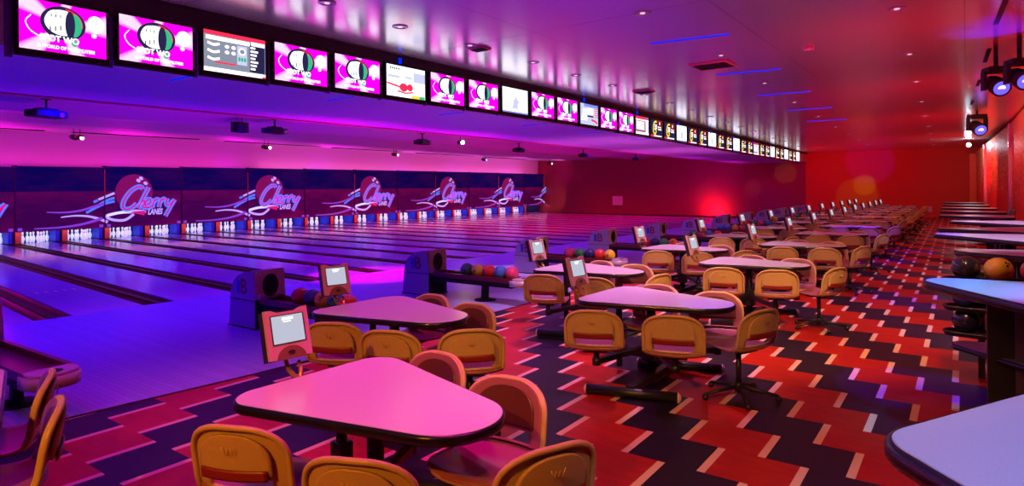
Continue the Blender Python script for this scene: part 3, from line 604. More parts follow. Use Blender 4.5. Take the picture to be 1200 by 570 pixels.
G = {'rays': rays_mat(), 'white': glow('screen_white', (0.95, 0.95, 1.0), 1.7), 'dark': glow('screen_dark', (0.05, 0.04, 0.16), 0.5), 'red': glow('screen_red', (1.0, 0.03, 0.10), 1.1), 'green': glow('screen_green', (0.05, 0.6, 0.3), 0.9),
     'grey': glow('screen_grey', (0.35, 0.38, 0.5), 0.8), 'blue': glow('screen_blue', (0.25, 0.3, 1.0), 1.0), 'yellow': glow('screen_yellow', (1.0, 0.75, 0.05), 1.1), 'maroon': glow('screen_maroon', (0.3, 0.01, 0.03), 0.8),
     'mauve': glow('screen_mauve', (0.55, 0.2, 0.35), 0.8), 'pale': glow('screen_pale', (0.6, 0.62, 0.9), 1.1)}
SWD, SHT = 0.86, 0.50       # screen size for a 1 m slot
def rect(b, y0, z0, y1, z1, x, mi): b.add([(x, y0, z0), (x, y1, z0), (x, y1, z1), (x, y0, z1)], [(0, 1, 2, 3)], mi)
def screen_pink(root):
    b = MB(); rect(b, -SWD / 2, -SHT / 2, SWD / 2, SHT / 2, 0.032, 0); b.build('screen', G['rays'], root)
    b = MB(); X = 0.034
    b.disc((-0.01, 0.055), 0.225, 0.172, X, 0, 36); b.disc((-0.02, 0.06), 0.175, 0.130, X + .001, 1, 36)
    b.disc((-0.01, 0.06), 0.195, 0.150, X + .002, 2, 14, -0.2, 1.5)
    b.disc((0.09, 0.05), 0.085, 0.12, X + .003, 3, 16, -PI / 2, PI / 2); b.disc((0.06, 0.05), 0.03, 0.13, X + .0035, 0, 14)
    b.disc((-0.085, 0.065), 0.105, 0.115, X + .004, 1, 24); b.disc((0.055, 0.05), 0.05, 0.14, X + .0045, 0, 20)
    for q in range(3): b.box((X + .005, -0.14 + q * 0.05, -0.02 + 0.012 * q), (0.001, 0.012, 0.05), 0)
    for q in range(3): b.box((X + .005, -0.13 + q * 0.045, 0.12), (0.001, 0.010, 0.03), 0)
    b.disc((0.32, 0.10), 0.09, 0.09, X + .001, 1, 20); b.disc((0.10, -0.135), 0.035, 0.032, X + .005, 3, 14); b.disc((0.30, -0.02), 0.028, 0.024, X + .002, 1, 12)
    b.ribbon(catmull([(-0.32, 0.09, 0), (-0.37, 0.02, 0), (-0.33, -0.06, 0), (-0.24, -0.11, 0)], 5), 0.010, X + .001, 1)
    b.build('ball_graphic', [G['dark'], G['white'], G['red'], G['green']], root)
    text_mesh('title_lettering', 'SPOT WO', 0.085, G['white'], root, Matrix.Translation((X + .007, -0.05, -0.115)) @ TYZ, bold=0.003)
    text_mesh('caption_lettering', 'A WORLD OF POSSIBILITIES!', 0.045, G['white'], root, Matrix.Translation((X + .007, 0.02, -0.20)) @ TYZ, bold=0.002)
def screen_score(root):
    b = MB(); rect(b, -SWD / 2, -SHT / 2, SWD / 2, SHT / 2, 0.032, 0); b.build('screen', G['grey'], root)
    b = MB(); X = 0.034
    rect(b, -.43, .20, .43, .25, X, 1); rect(b, -.40, .14, .20, .19, X, 2); rect(b, .20, -.19, .42, .16, X, 3); rect(b, .22, .15, .42, .20, X + .001, 2)
    for j in range(7): rect(b, .21, -.16 + j * .045, .21 + .07 + .02 * (j % 3), -.135 + j * .045, X + .002, 2)
    for j in range(3): b.ribbon(catmull([(-.38, .10 - .09 * j, 0), (-.30, .08 - .09 * j, 0), (-.22, .10 - .09 * j, 0)], 4), 0.03, X + .002, 2)
    for j in range(4): b.disc((-.12 + .09 * (j % 2), .08 - .07 * (j // 2)), .03, .022, X + .002, 2, 14)
    rect(b, .02, -.12, .16, .12, X + .001, 4); b.disc((.09, .05), .05, .045, X + .003, 2, 16); b.disc((.09, .05), .035, .03, X + .004, 0, 16)
    for j in range(3): b.disc((.05 + .04 * j, -.05), .018, .03, X + .003, 5, 12)
    rect(b, -.43, -.25, .43, -.20, X + .001, 2); rect(b, .38, -.25, .43, -.23, X + .002, 1); rect(b, -.28, -.14, .0, -.12, X + .001, 1)
    b.build('score_graphic', [G['grey'], G['red'], G['white'], G['dark'], G['pale'], G['green']], root)
def screen_player(root):
    b = MB(); rect(b, -SWD / 2, -SHT / 2, SWD / 2, SHT / 2, 0.032, 0); b.build('screen', G['white'], root)
    b = MB(); X = 0.034
    rect(b, -.40, .05, -.15, .09, X, 1); b.disc((.05, .08), .09, .02, X, 1, 16); rect(b, .16, .02, .43, .18, X, 1)
    b.disc((-.06, -.09), .09, .07, X + .001, 2, 18); b.disc((.08, -.08), .07, .06, X + .001, 2, 18); b.ribbon([(-.42, -.05), (-.2, -.08), (-.1, -.10)], .03, X + .001, 2); b.ribbon([(-.2, -.16), (-.02, -.18), (.15, -.15)], .025, X + .001, 2)
    rect(b, .12, -.25, .30, -.20, X + .002, 3); rect(b, .30, -.25, .42, -.20, X + .002, 4)
    for j in range(5): rect(b, -.36 + .045 * j, .185, -.33 + .045 * j, .215, X, 5)
    b.build('picture', [G['white'], G['pale'], G['red'], G['yellow'], G['green'], G['dark']], root)
def screen_plain(root):
    b = MB(); rect(b, -SWD / 2, -SHT / 2, SWD / 2, SHT / 2, 0.032, 0); b.build('screen', G['white'], root)
    b = MB(); X = 0.034
    b.add([(X, -.12, -.16), (X, .10, -.16), (X, .04, .14)], [(0, 1, 2)], 0); b.disc((.02, -.02), .10, .06, X + .001, 0, 14); rect(b, -.43, -.25, .43, -.22, X, 1)
    b.build('picture', [G['pale'], G['blue']], root)
def screen_six(root):
    b = MB(); rect(b, -SWD / 2, -SHT / 2, SWD / 2, SHT / 2, 0.032, 0); b.build('screen', G['dark'], root)
    b = MB(); X = 0.034
    rect(b, .02, .02, .43, .25, X, 0); b.ribbon(catmull([(.0, .20, 0), (-.16, .17, 0), (-.24, .02, 0), (-.22, -.12, 0), (-.12, -.17, 0), (-.04, -.10, 0), (-.08, -.03, 0), (-.18, -.04, 0)], 6), .06, X + .002, 1)
    for j in range(3): rect(b, -.16, .08 - .05 * j, .02, .11 - .05 * j, X + .003, 2)
    rect(b, .08, .03, .32, .06, X + .003, 2); rect(b, .10, -.04, .34, .0, X + .003, 2); rect(b, -.42, -.25, .20, -.20, X + .003, 3); rect(b, -.2, -.24, .35, -.21, X + .004, 2); b.disc((.22, .16), .03, .05, X + .003, 2, 10)
    b.build('six_graphic', [G['maroon'], G['yellow'], G['white'], G['red']], root)
def screen_table(root):
    b = MB(); rect(b, -SWD / 2, -SHT / 2, SWD / 2, SHT / 2, 0.032, 0); b.build('screen', G['mauve'], root)
    b = MB(); X = 0.034
    rect(b, -.43, .18, .20, .25, X, 0); rect(b, -.43, .14, .43, .17, X, 1); rect(b, .24, -.18, .40, .16, X, 1)
    for j in range(7): rect(b, -.38, -.12 + j * .035, .15, -.10 + j * .035, X, 1)
    rect(b, -.43, -.25, .43, -.19, X, 1)
    b.build('table_graphic', [G['red'], G['white']], root)
def screen_map(root):
    b = MB(); rect(b, -SWD / 2, -SHT / 2, SWD / 2, SHT / 2, 0.032, 0); b.build('screen', G['pale'], root)
    b = MB(); X = 0.034
    rect(b, -.25, .18, .43, .25, X, 0)
    for j in range(6): rect(b, -.40 + .02 * j, -.15 + j * .05, -.1 + .03 * (j % 3), -.125 + j * .05, X, 1)
    rect(b, -.08, .0, .18, .16, X + .001, 1); rect(b, -.1, -.06, .2, -.02, X + .001, 2)
    for j in range(5): rect(b, .26, -.05 + .05 * j, .42, -.03 + .05 * j, X, 3)
    b.ribbon([(.1, -.12), (.3, -.15), (.4, -.2)], .05, X, 3)
    b.build('table_graphic', [G['blue'], G['white'], G['dark'], G['red']], root)
KIND = {'P': (screen_pink, 'bright magenta ball advert'), 'S': (screen_score, 'grey score table'), 'R': (screen_player, 'white picture with red blotches'), 'W': (screen_plain, 'nearly white picture'), '6': (screen_six, 'yellow six on a dark advert'), 'T': (screen_table, 'red topped white list'), 'M': (screen_map, 'busy white and blue table')}
ORDER = 'PPSPPRPPWPPMPPT66W66W66W66T66W66W66W'
TVB = [1.188, 2.034, 2.922, 3.85, 4.808, 5.791, 6.793, 7.808, 8.833, 9.862, 10.894, 11.93, 12.964, 13.997, 15.027, 16.055, 17.078, 18.102, 19.116, 20.127, 21.132, 22.128, 23.123, 24.11, 25.1, 26.076, 27.053, 28.013, 28.974, 29.932, 30.883, 31.819, 32.77, 33.697, 34.632, 35.553, 36.454, 37.374, 38.29]
tvz = lambda y: interp([2, 4, 6, 12, 20, 28, 38], [3.41, 3.465, 3.50, 3.55, 3.465, 3.38, 3.31], y)
protoTV = {}
for n in range(36):
    a, c = TVB[n + 1], TVB[n + 2]; w = c - a; y = (a + c) / 2; kd = ORDER[n]
    lab = '%s ceiling television from the left showing a %s' % (ORD[n], KIND[kd][1])
    if kd not in protoTV:
        root = thing('television', lab, 'television', (TVX, y, tvz(y)), group='televisions above the foul line')
        b = MB(); b.box((0, 0, -0.012), (0.05, 0.94, 0.62), bev=0.012); b.box((0.028, 0, -0.283), (0.012, 0.90, 0.05)); b.build('case', M['bezel'], root)
        b = MB(); rr = 0.012
        for dy, dz, sy, sz in ((0, SHT / 2 + .015, SWD + .06, .03), (0, -SHT / 2 - .015, SWD + .06, .03), (SWD / 2 + .015, 0, .03, SHT), (-SWD / 2 - .015, 0, .03, SHT)): b.box((0.033, dy, dz), (0.018, sy, sz), bev=0.004)
        b.build('bezel', M['bezel'], root)
        b = MB(); b.box((-0.05, 0, 0.1), (0.06, 0.2, 0.25)); b.cyl((-0.05, 0, 0.2), (-0.05, 0, 0.40), 0.02); b.build('mount', M['fascia'], root)
        KIND[kd][0](root); root.scale = (1, w, 1); protoTV[kd] = root
    else: dup(protoTV[kd], (TVX, y, tvz(y)), 0, lab, scale=(1, w, 1))
# dark fascia and violet hanger straps between the sets
b = MB(); yy = [-3.9, 2, 6, 12, 20, 28, 39.6]
for i in range(len(yy) - 1):
    y0, y1 = yy[i], yy[i + 1]; pts = []
    for y in (y0, y1):
        z0 = tvz(y) + 0.24; z1 = CEILZ(y) - 0.01
        pts += [(TVX - 0.03, y, z0), (TVX + 0.02, y, z0), (TVX + 0.03, y, z1), (TVX - 0.03, y, z1)]
    b.add(pts, [(0, 4, 5, 1), (1, 5, 6, 2), (2, 6, 7, 3), (3, 7, 4, 0)])
structure(b.build('trim_fascia', M['fascia']))
sb = MB(); sb.box((-0.05, 0, 0.0), (0.03, 0.06, 0.62)); strap = sb.mesh('strap', M['pole'])
for n in range(0, 24):
    y = TVB[n + 1]; o = bpy.data.objects.new('television_strap', strap); COL.objects.link(o); o.location = (TVX, y, tvz(y) - 0.02)
    tag(o, 'violet upright strap at the left of the %s television' % (ORD[n]), 'bracket', 'straps between the televisions')

mb_ = MB(); mb_.box((0, 0, 0), (0.03, 0.05, 0.10), bev=0.008); mk_ = mb_.mesh('fascia_glint', M['blueline'])  # small glowing blocks imitate blue reflections along the fascia
for i, (y, z) in enumerate(((7.15, 3.84), (13.2, 3.87), (16.2, 3.83), (19.3, 3.76), (22.4, 3.70), (25.1, 3.66), (28.0, 3.60), (31.2, 3.56))):
    o = bpy.data.objects.new('fascia_glint', mk_); COL.objects.link(o); o.location = (TVX + 0.05, y, z); tag(o, 'tiny blue stand-in glint on the dark fascia above the televisions, %s from the left' % ORD[i], 'stand-in glint', 'blue glints on the fascia')

# ------------------------------------------------------------------ chairs
def chair_parts(mats):
    prof_s = catmull([(0.225, 0.405, 0), (0.228, 0.428, 0), (0.195, 0.444, 0), (0.10, 0.440, 0), (0.0, 0.430, 0), (-0.10, 0.428, 0), (-0.165, 0.438, 0), (-0.20, 0.462, 0)], 3)
    prof_b = catmull([(-0.20, 0.462, 0), (-0.216, 0.500, 0), (-0.226, 0.55, 0), (-0.236, 0.61, 0), (-0.248, 0.68, 0), (-0.262, 0.762, 0)], 5)
    prof_b = prof_b[:-1] + [prof_b[-1] * t + prof_b[-6] * (1 - t) for t in ()] + [prof_b[-2].lerp(prof_b[-1], t) for t in (0.35, 0.6, 0.8, 0.92, 1.0)]
    NU = 18
    def shell(prof, hwf, zf, yf, keep=lambda u, z: True, th=0.016, off=0.0, urange=1.0, byx=False):
        bm = bmesh.new(); rows = []
        for p in prof:
            r = []
            for i in range(NU + 1):
                u = (-1 + 2 * i / NU) * urange; x = hwf(p) * u; r.append(bm.verts.new((x, p.x + (0.045 * (x / 0.228) ** 2 if byx else yf(u, p)) + off, p.y + zf(u, p))))
            rows.append(r)
        for j in range(len(rows) - 1):
            for i in range(NU):
                u = (-1 + 2 * (i + .5) / NU) * urange; z = (prof[j].y + prof[j + 1].y) / 2
                if keep(u, z): bm.faces.new((rows[j][i], rows[j][i + 1], rows[j + 1][i + 1], rows[j + 1][i]))
        for f in bm.faces: f.smooth = True
        bmesh.ops.delete(bm, geom=[v for v in bm.verts if not v.link_faces], context='VERTS')
        bmesh.ops.recalc_face_normals(bm, faces=bm.faces)
        bmesh.ops.solidify(bm, geom=list(bm.faces), thickness=th)
        bmesh.ops.recalc_face_normals(bm, faces=bm.faces)
        return bm
    def mk(name, bm, m):
        me = bpy.data.meshes.new(name)
        if name in ('seat', 'backrest'):   # two-tone shell: burgundy sitting side, tan outside
            for f in bm.faces:
                nrm = f.normal
                if (name == 'seat' and (nrm.z > 0.25 or (nrm.z > 0.0 and nrm.y > 0.2))) or (name == 'backrest' and nrm.y > 0.35): f.material_index = 1
        bm.to_mesh(me); bm.free(); me.materials.append(m)
        if name in ('seat', 'backrest'): me.materials.append(mats['burgundy'])
        return me
    def hw_seat(p):
        t = max(0, (p.x - 0.05) / 0.18); return 0.228 - 0.045 * t ** 3 - (0.02 * max(0, (p.y < 0.42)))
    seat = mk('seat', shell(prof_s, hw_seat, lambda u, p: 0.018 * u ** 4, lambda u, p: -0.02 * u * u if p.x > 0.15 else (0.045 * u * u * max(0, min(1, (-p.x - 0.08) / 0.12)))), mats['tan'])
    def hw_back(p):
        z = p.y; t = (z - 0.60) / 0.165
        return 0.228 if t <= 0 else 0.228 * max(0.0, 1 - min(0.990, t) ** 2.8) ** 0.40
    yb = lambda u, p: 0.045 * u * u
    back = mk('backrest', shell(prof_b, hw_back, lambda u, p: 0, yb, lambda u, z: not (0.478 < z < 0.530 and abs(u) < 0.66), byx=True), mats['tan'])
    # rolled rim round the back
    cv = lambda x: 0.045 * (x / 0.228) ** 2 - 0.006
    b = MB(); L = [(-hw_back(p), p.x + cv(hw_back(p)), p.y) for p in prof_b]; R = [(hw_back(p), p.x + cv(hw_back(p)), p.y) for p in reversed(prof_b)]
    top = [(x, prof_b[-1].x + cv(x), prof_b[-1].y + 0.0015) for x in (-0.03, 0, 0.03)]
    b.tube(L + top + R, 0.013, 8); rim = b.mesh('rim', mats['tan'])
    pr = [p for p in prof_b if 0.545 < p.y < 0.700] ; pr = pr + [pr[-1] + (pr[-1] - pr[-2]).normalized() * d for d in (0.012, 0.020, 0.027, 0.032, 0.036, 0.039)]
    def hw_pan(p):
        t = (p.y - 0.60) / (pr[-1].y - 0.60 + 1e-6); return 0.168 if t <= 0 else 0.168 * max(0.0, 1 - min(0.992, t) ** 2.4) ** 0.42
    pan = mk('back_panel', shell(pr, hw_pan, lambda u, p: 0, None, th=0.014, off=-0.027, byx=True), mats['tan'])
    pad = mk('front_pad', shell(pr, lambda p: hw_pan(p) * 1.02, lambda u, p: 0, None, th=0.006, off=0.020, byx=True), mats['tan_dark'])
    pr2 = [p for p in prof_b if 0.538 < p.y < 0.59]
    band = mk('red_band', shell(pr2, lambda p: 0.155, lambda u, p: 0, None, th=0.010, off=-0.042, byx=True), mats['red_slot'])
    b = MB(); cy = -0.287
    for s in (-1, 1): b.tube([(s * 0.032, cy, 0.69), (s * 0.020, cy + 0.003, 0.655), (s * 0.010, cy + 0.001, 0.685), (0.0, cy + 0.004, 0.655)], 0.0022, 5)
    mark = b.mesh('embossed_mark', mats['tan'])
    b = MB(); b.box((0, 0.0, 0.405), (0.20, 0.22, 0.03), bev=0.008); b.cyl((0, 0, 0.27), (0, 0, 0.395), 0.024, n=12); post = b.mesh('swivel_post', M['black'])
    b = MB(); b.box((0, 0, 0.405), (0.20, 0.22, 0.03), bev=0.008); b.cyl((0, 0, 0.08), (0, 0, 0.395), 0.022, n=12); b.cyl((0, 0, 0.05), (0, 0, 0.13), 0.035, 0.028, n=14); tall = b.mesh('pedestal', M['black'])
    legs = []
    for k in range(5):
        a = 2 * PI * k / 5 + 0.3; b = MB(); d = Vector((math.cos(a), math.sin(a), 0))
        b.tube([d * 0.02 + Vector((0, 0, 0.095)), d * 0.15 + Vector((0, 0, 0.075)), d * 0.30 + Vector((0, 0, 0.05))], [0.019, 0.016, 0.013], 8)
        b.sphere((d * 0.30 + Vector((0, 0, 0.028))), 0.026, 10, 8); legs.append(b.mesh('leg', M['black']))
    b = MB(); b.box((0, 0, 0.405), (0.20, 0.22, 0.03), bev=0.008); b.cyl((0, 0, -0.34), (0, 0, 0.395), 0.024, n=12); b.lathe([(0.20, -0.375), (0.20, -0.36), (0.05, -0.34)], 24); b.tube([(0.13 * math.cos(2 * PI * k / 20), 0.13 * math.sin(2 * PI * k / 20), -0.05) for k in range(20)], 0.010, 8, closed=True)
    b.cyl((-0.13, 0, -0.05), (0.13, 0, -0.05), 0.008, n=8); stool = b.mesh('stool_pedestal', M['black'])
    return dict(seat=seat, backrest=back, rim=rim, back_panel=pan, front_pad=pad, red_band=band, embossed_mark=mark), post, tall, legs, stool
CP, POST, TALL, LEGS, STOOL = chair_parts(M)
def mo(name, me, parent):
    o = bpy.data.objects.new(name, me); COL.objects.link(o); o.parent = parent; return o
def chair(loc, rz, label, group, base='arm', detail=True):
    r = thing('swivel_chair' if base != 'stool' else 'bar_stool', label, 'chair' if base != 'stool' else 'stool', loc, rz, group)
    rim = None
    for k, me in CP.items():
        if k in ('embossed_mark', 'rim'): continue
        o = mo(k, me, r)
        if k == 'backrest': mo('rim', CP['rim'], o)
        if k == 'back_panel' and detail: mo('embossed_mark', CP['embossed_mark'], o)
    if base == 'arm': mo('swivel_post', POST, r)
    elif base == 'stool': mo('stool_pedestal', STOOL, r)
    else:
        mo('pedestal', TALL, r)
        for l in LEGS: mo('leg', l, r)
    return r

# ------------------------------------------------------------------ triangular tables
TC = [(-0.49, -0.33, 0.16), (-0.47, 0.34, 0.16), (0.38, -0.02, 0.27)]
def table_meshes():
    P = {}
    b = MB(); o1 = hull(TC, -0.006); o2 = hull(TC, -0.010)
    b.prism(o1, 0.700, 0.7385); b.prism(o2, 0.7385, 0.741); P['tabletop'] = b.mesh('tabletop', M['laminate'])
    b = MB(); n = 96; rings = [(hull(TC, -0.012), 0.694), (hull(TC, 0.0), 0.694), (hull(TC, 0.006), 0.702), (hull(TC, 0.006), 0.730), (hull(TC, 0.0), 0.738), (hull(TC, -0.007), 0.7395)]
    vs = [(x, y, z) for o, z in rings for x, y in o]
    b.add(vs, [(k * n + i, k * n + (i + 1) % n, (k + 1) * n + (i + 1) % n, (k + 1) * n + i) for k in range(len(rings) - 1) for i in range(n)], 0, True); P['edge_trim'] = b.mesh('edge_trim', M['rubber'])
    P['post'] = []
    for x, y, q in ((-0.10, 0.0, 1.0), (-0.46, 0.08, 0.7)):
        b = MB(); b.cyl((x, y, 0.04), (x, y, 0.695), 0.042 * q, n=16); b.box((x, y, 0.28), (0.14 * q, 0.12 * q, 0.22), bev=0.012); b.box((x, y, 0.688), (0.16, 0.16, 0.014)); P['post'].append(b.mesh('post', M['black']))
    P['base_bar'] = []
    for x0, y0, x1, y1 in ((-0.38, -0.70, 0.34, -0.50), (-0.36, 0.30, 0.38, 0.50)):
        b = MB(); b.cyl((x0, y0, 0.045), (x1, y1, 0.045), 0.042, n=16); P['base_bar'].append((b.mesh('base_bar', M['black']), (x0, y0, x1, y1)))
    P['end_cap'] = []
    for _, (x0, y0, x1, y1) in P['base_bar']:
        d = Vector((x1 - x0, y1 - y0, 0)).normalized()
        for e, sg in ((Vector((x0, y0, 0.045)), -1), (Vector((x1, y1, 0.045)), 1)):
            b = MB(); b.cyl(e, e + d * sg * 0.012, 0.044, 0.038, n=16); b.sphere(e + d * sg * 0.008, 0.034, 12, 8, sc=(0.6, 0.6, 1)); P['end_cap'].append(b.mesh('end_cap', M['pinkcap']))
    b = MB(); b.box((-0.03, -0.10, 0.07), (0.07, 1.02, 0.06)); b.box((-0.28, 0.05, 0.20), (0.40, 0.05, 0.05), rz=-0.22); P['cross_beam'] = b.mesh('cross_beam', M['black'])
    return P
TP = table_meshes()
def arm_mesh(post, seat):
    b = MB(); p = Vector((*post, 0.30)); s = Vector((*seat, 0.30)); d = s - p; L = d.length; a = math.atan2(d.y, d.x); m = (p + s) / 2
    b.box((m.x, m.y, 0.295), (L, 0.06, 0.045), rz=a, bev=0.008); b.cyl((s.x, s.y, 0.265), (s.x, s.y, 0.325), 0.036, n=14); return b.mesh('swing_arm', M['black'])
def table(O, label, chairs, group):
    r = thing('triangular_table', label, 'table', (O[0], O[1], 0), 0, group)
    mo('tabletop', TP['tabletop'], r); mo('edge_trim', TP['edge_trim'], r)
    for m in TP['post']: mo('post', m, r)
    caps = TP['end_cap']
    for k, (m, _) in enumerate(TP['base_bar']):
        bb = mo('base_bar', m, r)
        for c in caps[2 * k:2 * k + 2]: mo('end_cap', c, bb)
    mo('cross_beam', TP['cross_beam'], r)
    for (cx, cy) in chairs:
        post = (-0.10, 0.0)
        mo('swing_arm', arm_mesh(post, (cx, cy)), r)
    return r
AX = [-3.988, -3.803, -3.724, -3.684, -3.651, -3.632, -3.609, -3.589, -3.572, -3.566, -3.547, -3.542, -3.528, -3.522]
AY = [0.677, 3.672, 6.851, 9.966, 12.939, 15.815, 18.526, 21.112, 23.595, 26.035, 28.263, 30.513, 32.591, 34.651]
BX = [-2.284, -2.228, -2.227, -2.236, -2.248, -2.264, -2.279, -2.294, -2.312, -2.323, -2.333, -2.353, -2.362]
BY = [2.107, 5.346, 8.523, 11.557, 14.446, 17.22, 19.852, 22.382, 24.82, 27.091, 29.271, 31.452, 33.435]
rnd = random.Random(3)
def place_set(row, idx, X, Y):
    s = 1.0 if Y < 20 else 0.93
    if row == 'A': side = 'lane-side row'
    else: side = 'aisle-side row'
    o = ORD[idx] if row == 'B' else ORD[idx]
    jit = lambda a: rnd.uniform(-a, a)
    if (row, idx) == ('B', 0): near = [(-0.30, -0.46, 24), (0.37, -0.38, 24)]; far = [(-0.26, 0.40, 178), (0.40, 0.24, 186)]; end = (0.78, 0.00, 66)
    elif (row, idx) == ('A', 0): near = [(-0.22, -0.7, 20), (0.38, -0.6, 20)]; far = [(-0.14, 0.35, 160), (0.45, 0.20, 162)]; end = (0.84, -0.14, 44)
    elif (row, idx) == ('A', 1): near = [(-0.12, -0.50, 28), (0.45, -0.44, 22)]; far = [(-0.18, 0.33, 182), (0.46, 0.18, 190)]; end = (0.84, -0.14, 44)
    elif (row, idx) == ('B', 1): near = [(-0.28, -0.71, 22), (0.34, -0.55, 18)]; far = [(-0.24, 0.30, 185), (0.44, 0.18, 200)]; end = (0.70, -0.08, 66)
    else: near = [(-0.22 + jit(.03), -0.70 + jit(.04), 20 + jit(6)), (0.38 + jit(.03), -0.60 + jit(.04), 18 + jit(6))]; far = [(-0.22, 0.32, 182 + jit(10)), (0.44, 0.20, 195 + jit(12))]; end = (0.74 + jit(.05), -0.12 + jit(.05), 66 + jit(10))
    g = 'chairs round the triangular tables'
    table((X, Y), 'triangular mauve-topped table, %s in the %s' % (o, side), [(a, c) for a, c, _ in near + far], 'triangular tables')
    det = Y < 12
    for (a, c, d), nm in zip(near + far, ('near left', 'near right', 'far left', 'far right')):
        chair((X + a, Y + c, 0), math.radians(d), 'tan plastic chair, %s of the %s table in the %s' % (nm, o, side), g, 'arm', det)
    chair((X + end[0], Y + end[1], 0), math.radians(end[2]), 'tan chair on a star base at the right end of the %s table, %s' % (o, side), g, 'star', det)
for i, (x, y) in enumerate(zip(AX, AY)): place_set('A', i, x, y)
for i, (x, y) in enumerate(zip(BX, BY)): place_set('B', i, x, y)

# ------------------------------------------------------------------ scoring monitors on the table tips
def monitor(loc, label, rz):
    r = thing('scoring_monitor', label, 'monitor', loc, rz, 'scoring monitors on the tables')
    T = Matrix.Translation((0, 0, 0.185)) @ Matrix.Rotation(math.radians(-15), 4, 'Y')
    def B(mb, name, m, parent=r):
        mb.v = [tuple(T @ Vector(v)) for v in mb.v]; return mb.build(name, m, parent)
    w, h = 0.128, 0.140
    out = [(-w, -h * 0.96), (-w * 0.62, -h * 0.98), (-w * 0.36, -h * 0.62), (0, -h * 0.50), (w * 0.36, -h * 0.62), (w * 0.62, -h * 0.98), (w, -h * 0.96), (w, h), (w * 0.72, h * 1.0), (w * 0.42, h * 0.88), (-w * 0.42, h * 0.88), (-w * 0.72, h * 1.0), (-w, h)]
    b = MB(); b.prism(out, 0.0, 0.022, axis='x'); B(b, 'frame', M['monframe'])
    b = MB(); b.prism([(-w - 0.004, -h), (w * 0.96, -h), (w * 0.96, h * 0.93), (-w - 0.004, h * 0.96)], -0.045, -0.001, axis='x'); B(b, 'case', M['monback'])
    b = MB(); rect(b, -w * 0.74, -h * 0.36, w * 0.74, h * 0.74, 0.0245, 0); scr = B(b, 'screen', M['monscreen'])
    b = MB(); rect(b, -w * 0.25, h * 0.55, w * 0.28, h * 0.65, 0.0255, 0); rect(b, -w * 0.2, h * 0.46, w * 0.16, h * 0.51, 0.0255, 0); B(b, 'message', M['monglare'], scr)
    b = MB()
    for dy, dz, sy, sz in ((0, 0.75, 1.52, .02), (0, -0.37, 1.52, .02), (0.75, 0.19, .02, 1.13), (-0.75, 0.19, .02, 1.13)): b.box((0.024, dy * w, dz * h), (0.004, sy * w if sy > 1 else .005, sz * h if sz > 1 else .005))
    B(b, 'screen_border', M['monback'])
    b = MB(); ar = [(0.085 * math.cos(a), -h + 0.072 * math.sin(a)) for a in [PI * k / 14 for k in range(15)]]; b.prism(ar, -0.02, 0.030, axis='x'); b.prism([(0.02 * math.cos(a), -h + 0.036 + 0.011 * math.sin(a)) for a in [2 * PI * k / 14 for k in range(14)]], 0.03, 0.034, 1, axis='x'); B(b, 'speaker_arch', [mat('brown_arch', (0.22, 0.10, 0.05), 0.5), M['monback']])
    b = MB(); b.tube([(-0.02, 0, 0.075), (-0.015, 0, 0.03), (0.02, 0.0, -0.02), (0.10, 0.0, -0.045), (0.24, 0.0, -0.05)], [0.014, 0.013, 0.014, 0.016, 0.016], 10); b.tube([(0.02, 0.06, 0.02), (0.06, 0.05, -0.01), (0.12, 0.02, -0.045)], 0.012, 8); b.build('stand', M['brass'], r)
    return r
for i in range(len(BX)): monitor((BX[i] - 0.83, BY[i] + 0.00, 0.752), 'pink framed scoring monitor on the %s aisle-side table' % ORD[i], math.radians(-7)) if i == 0 else None
mon0 = bpy.data.objects['scoring_monitor']
for i in range(1, len(BX)): dup(mon0, (BX[i] - 0.83, BY[i] - 0.08, 0.752), math.radians(-7 + rnd.uniform(-3, 3)), 'pink framed scoring monitor on the %s aisle-side table' % ORD[i])
for i in range(1, len(AX)): dup(mon0, (AX[i] - 0.83, AY[i] - 0.03, 0.752), math.radians(-10 + rnd.uniform(-3, 3)), 'pink framed scoring monitor on the %s lane-side table' % ORD[i])

# ------------------------------------------------------------------ ball returns
def ball_mesh(c):
    b = MB(); R = 0.108; b.sphere((0, 0, 0), R, 24, 16, 0)
    for dx, dz in ((-0.013, 0.012), (0.013, 0.012), (0.0, -0.016)):
        d = Vector((dx / R, -1, dz / R + 0.25)).normalized() * (R + 0.0006); a = d.normalized(); e = a.orthogonal().normalized(); f = a.cross(e)
        b.add([d + (e * math.cos(2 * PI * k / 10) + f * math.sin(2 * PI * k / 10)) * 0.0105 for k in range(10)], [tuple(range(10))], 1)
    return b.mesh('bowling_ball_' + c, [M['ball_' + c], M['hole']])
BM = {c: ball_mesh(c) for c in BALLC}
CNAME = {'navy': 'dark blue', 'pink': 'pink', 'teal': 'dark teal'}
def ball(c, loc, label, group):
    o = bpy.data.objects.new('bowling_ball', BM[c]); COL.objects.link(o); o.location = loc; o.rotation_euler = (rnd.uniform(-.5, .5), rnd.uniform(-.5, .5), rnd.uniform(-1.2, 0.6)); return tag(o, label, 'bowling ball', group)
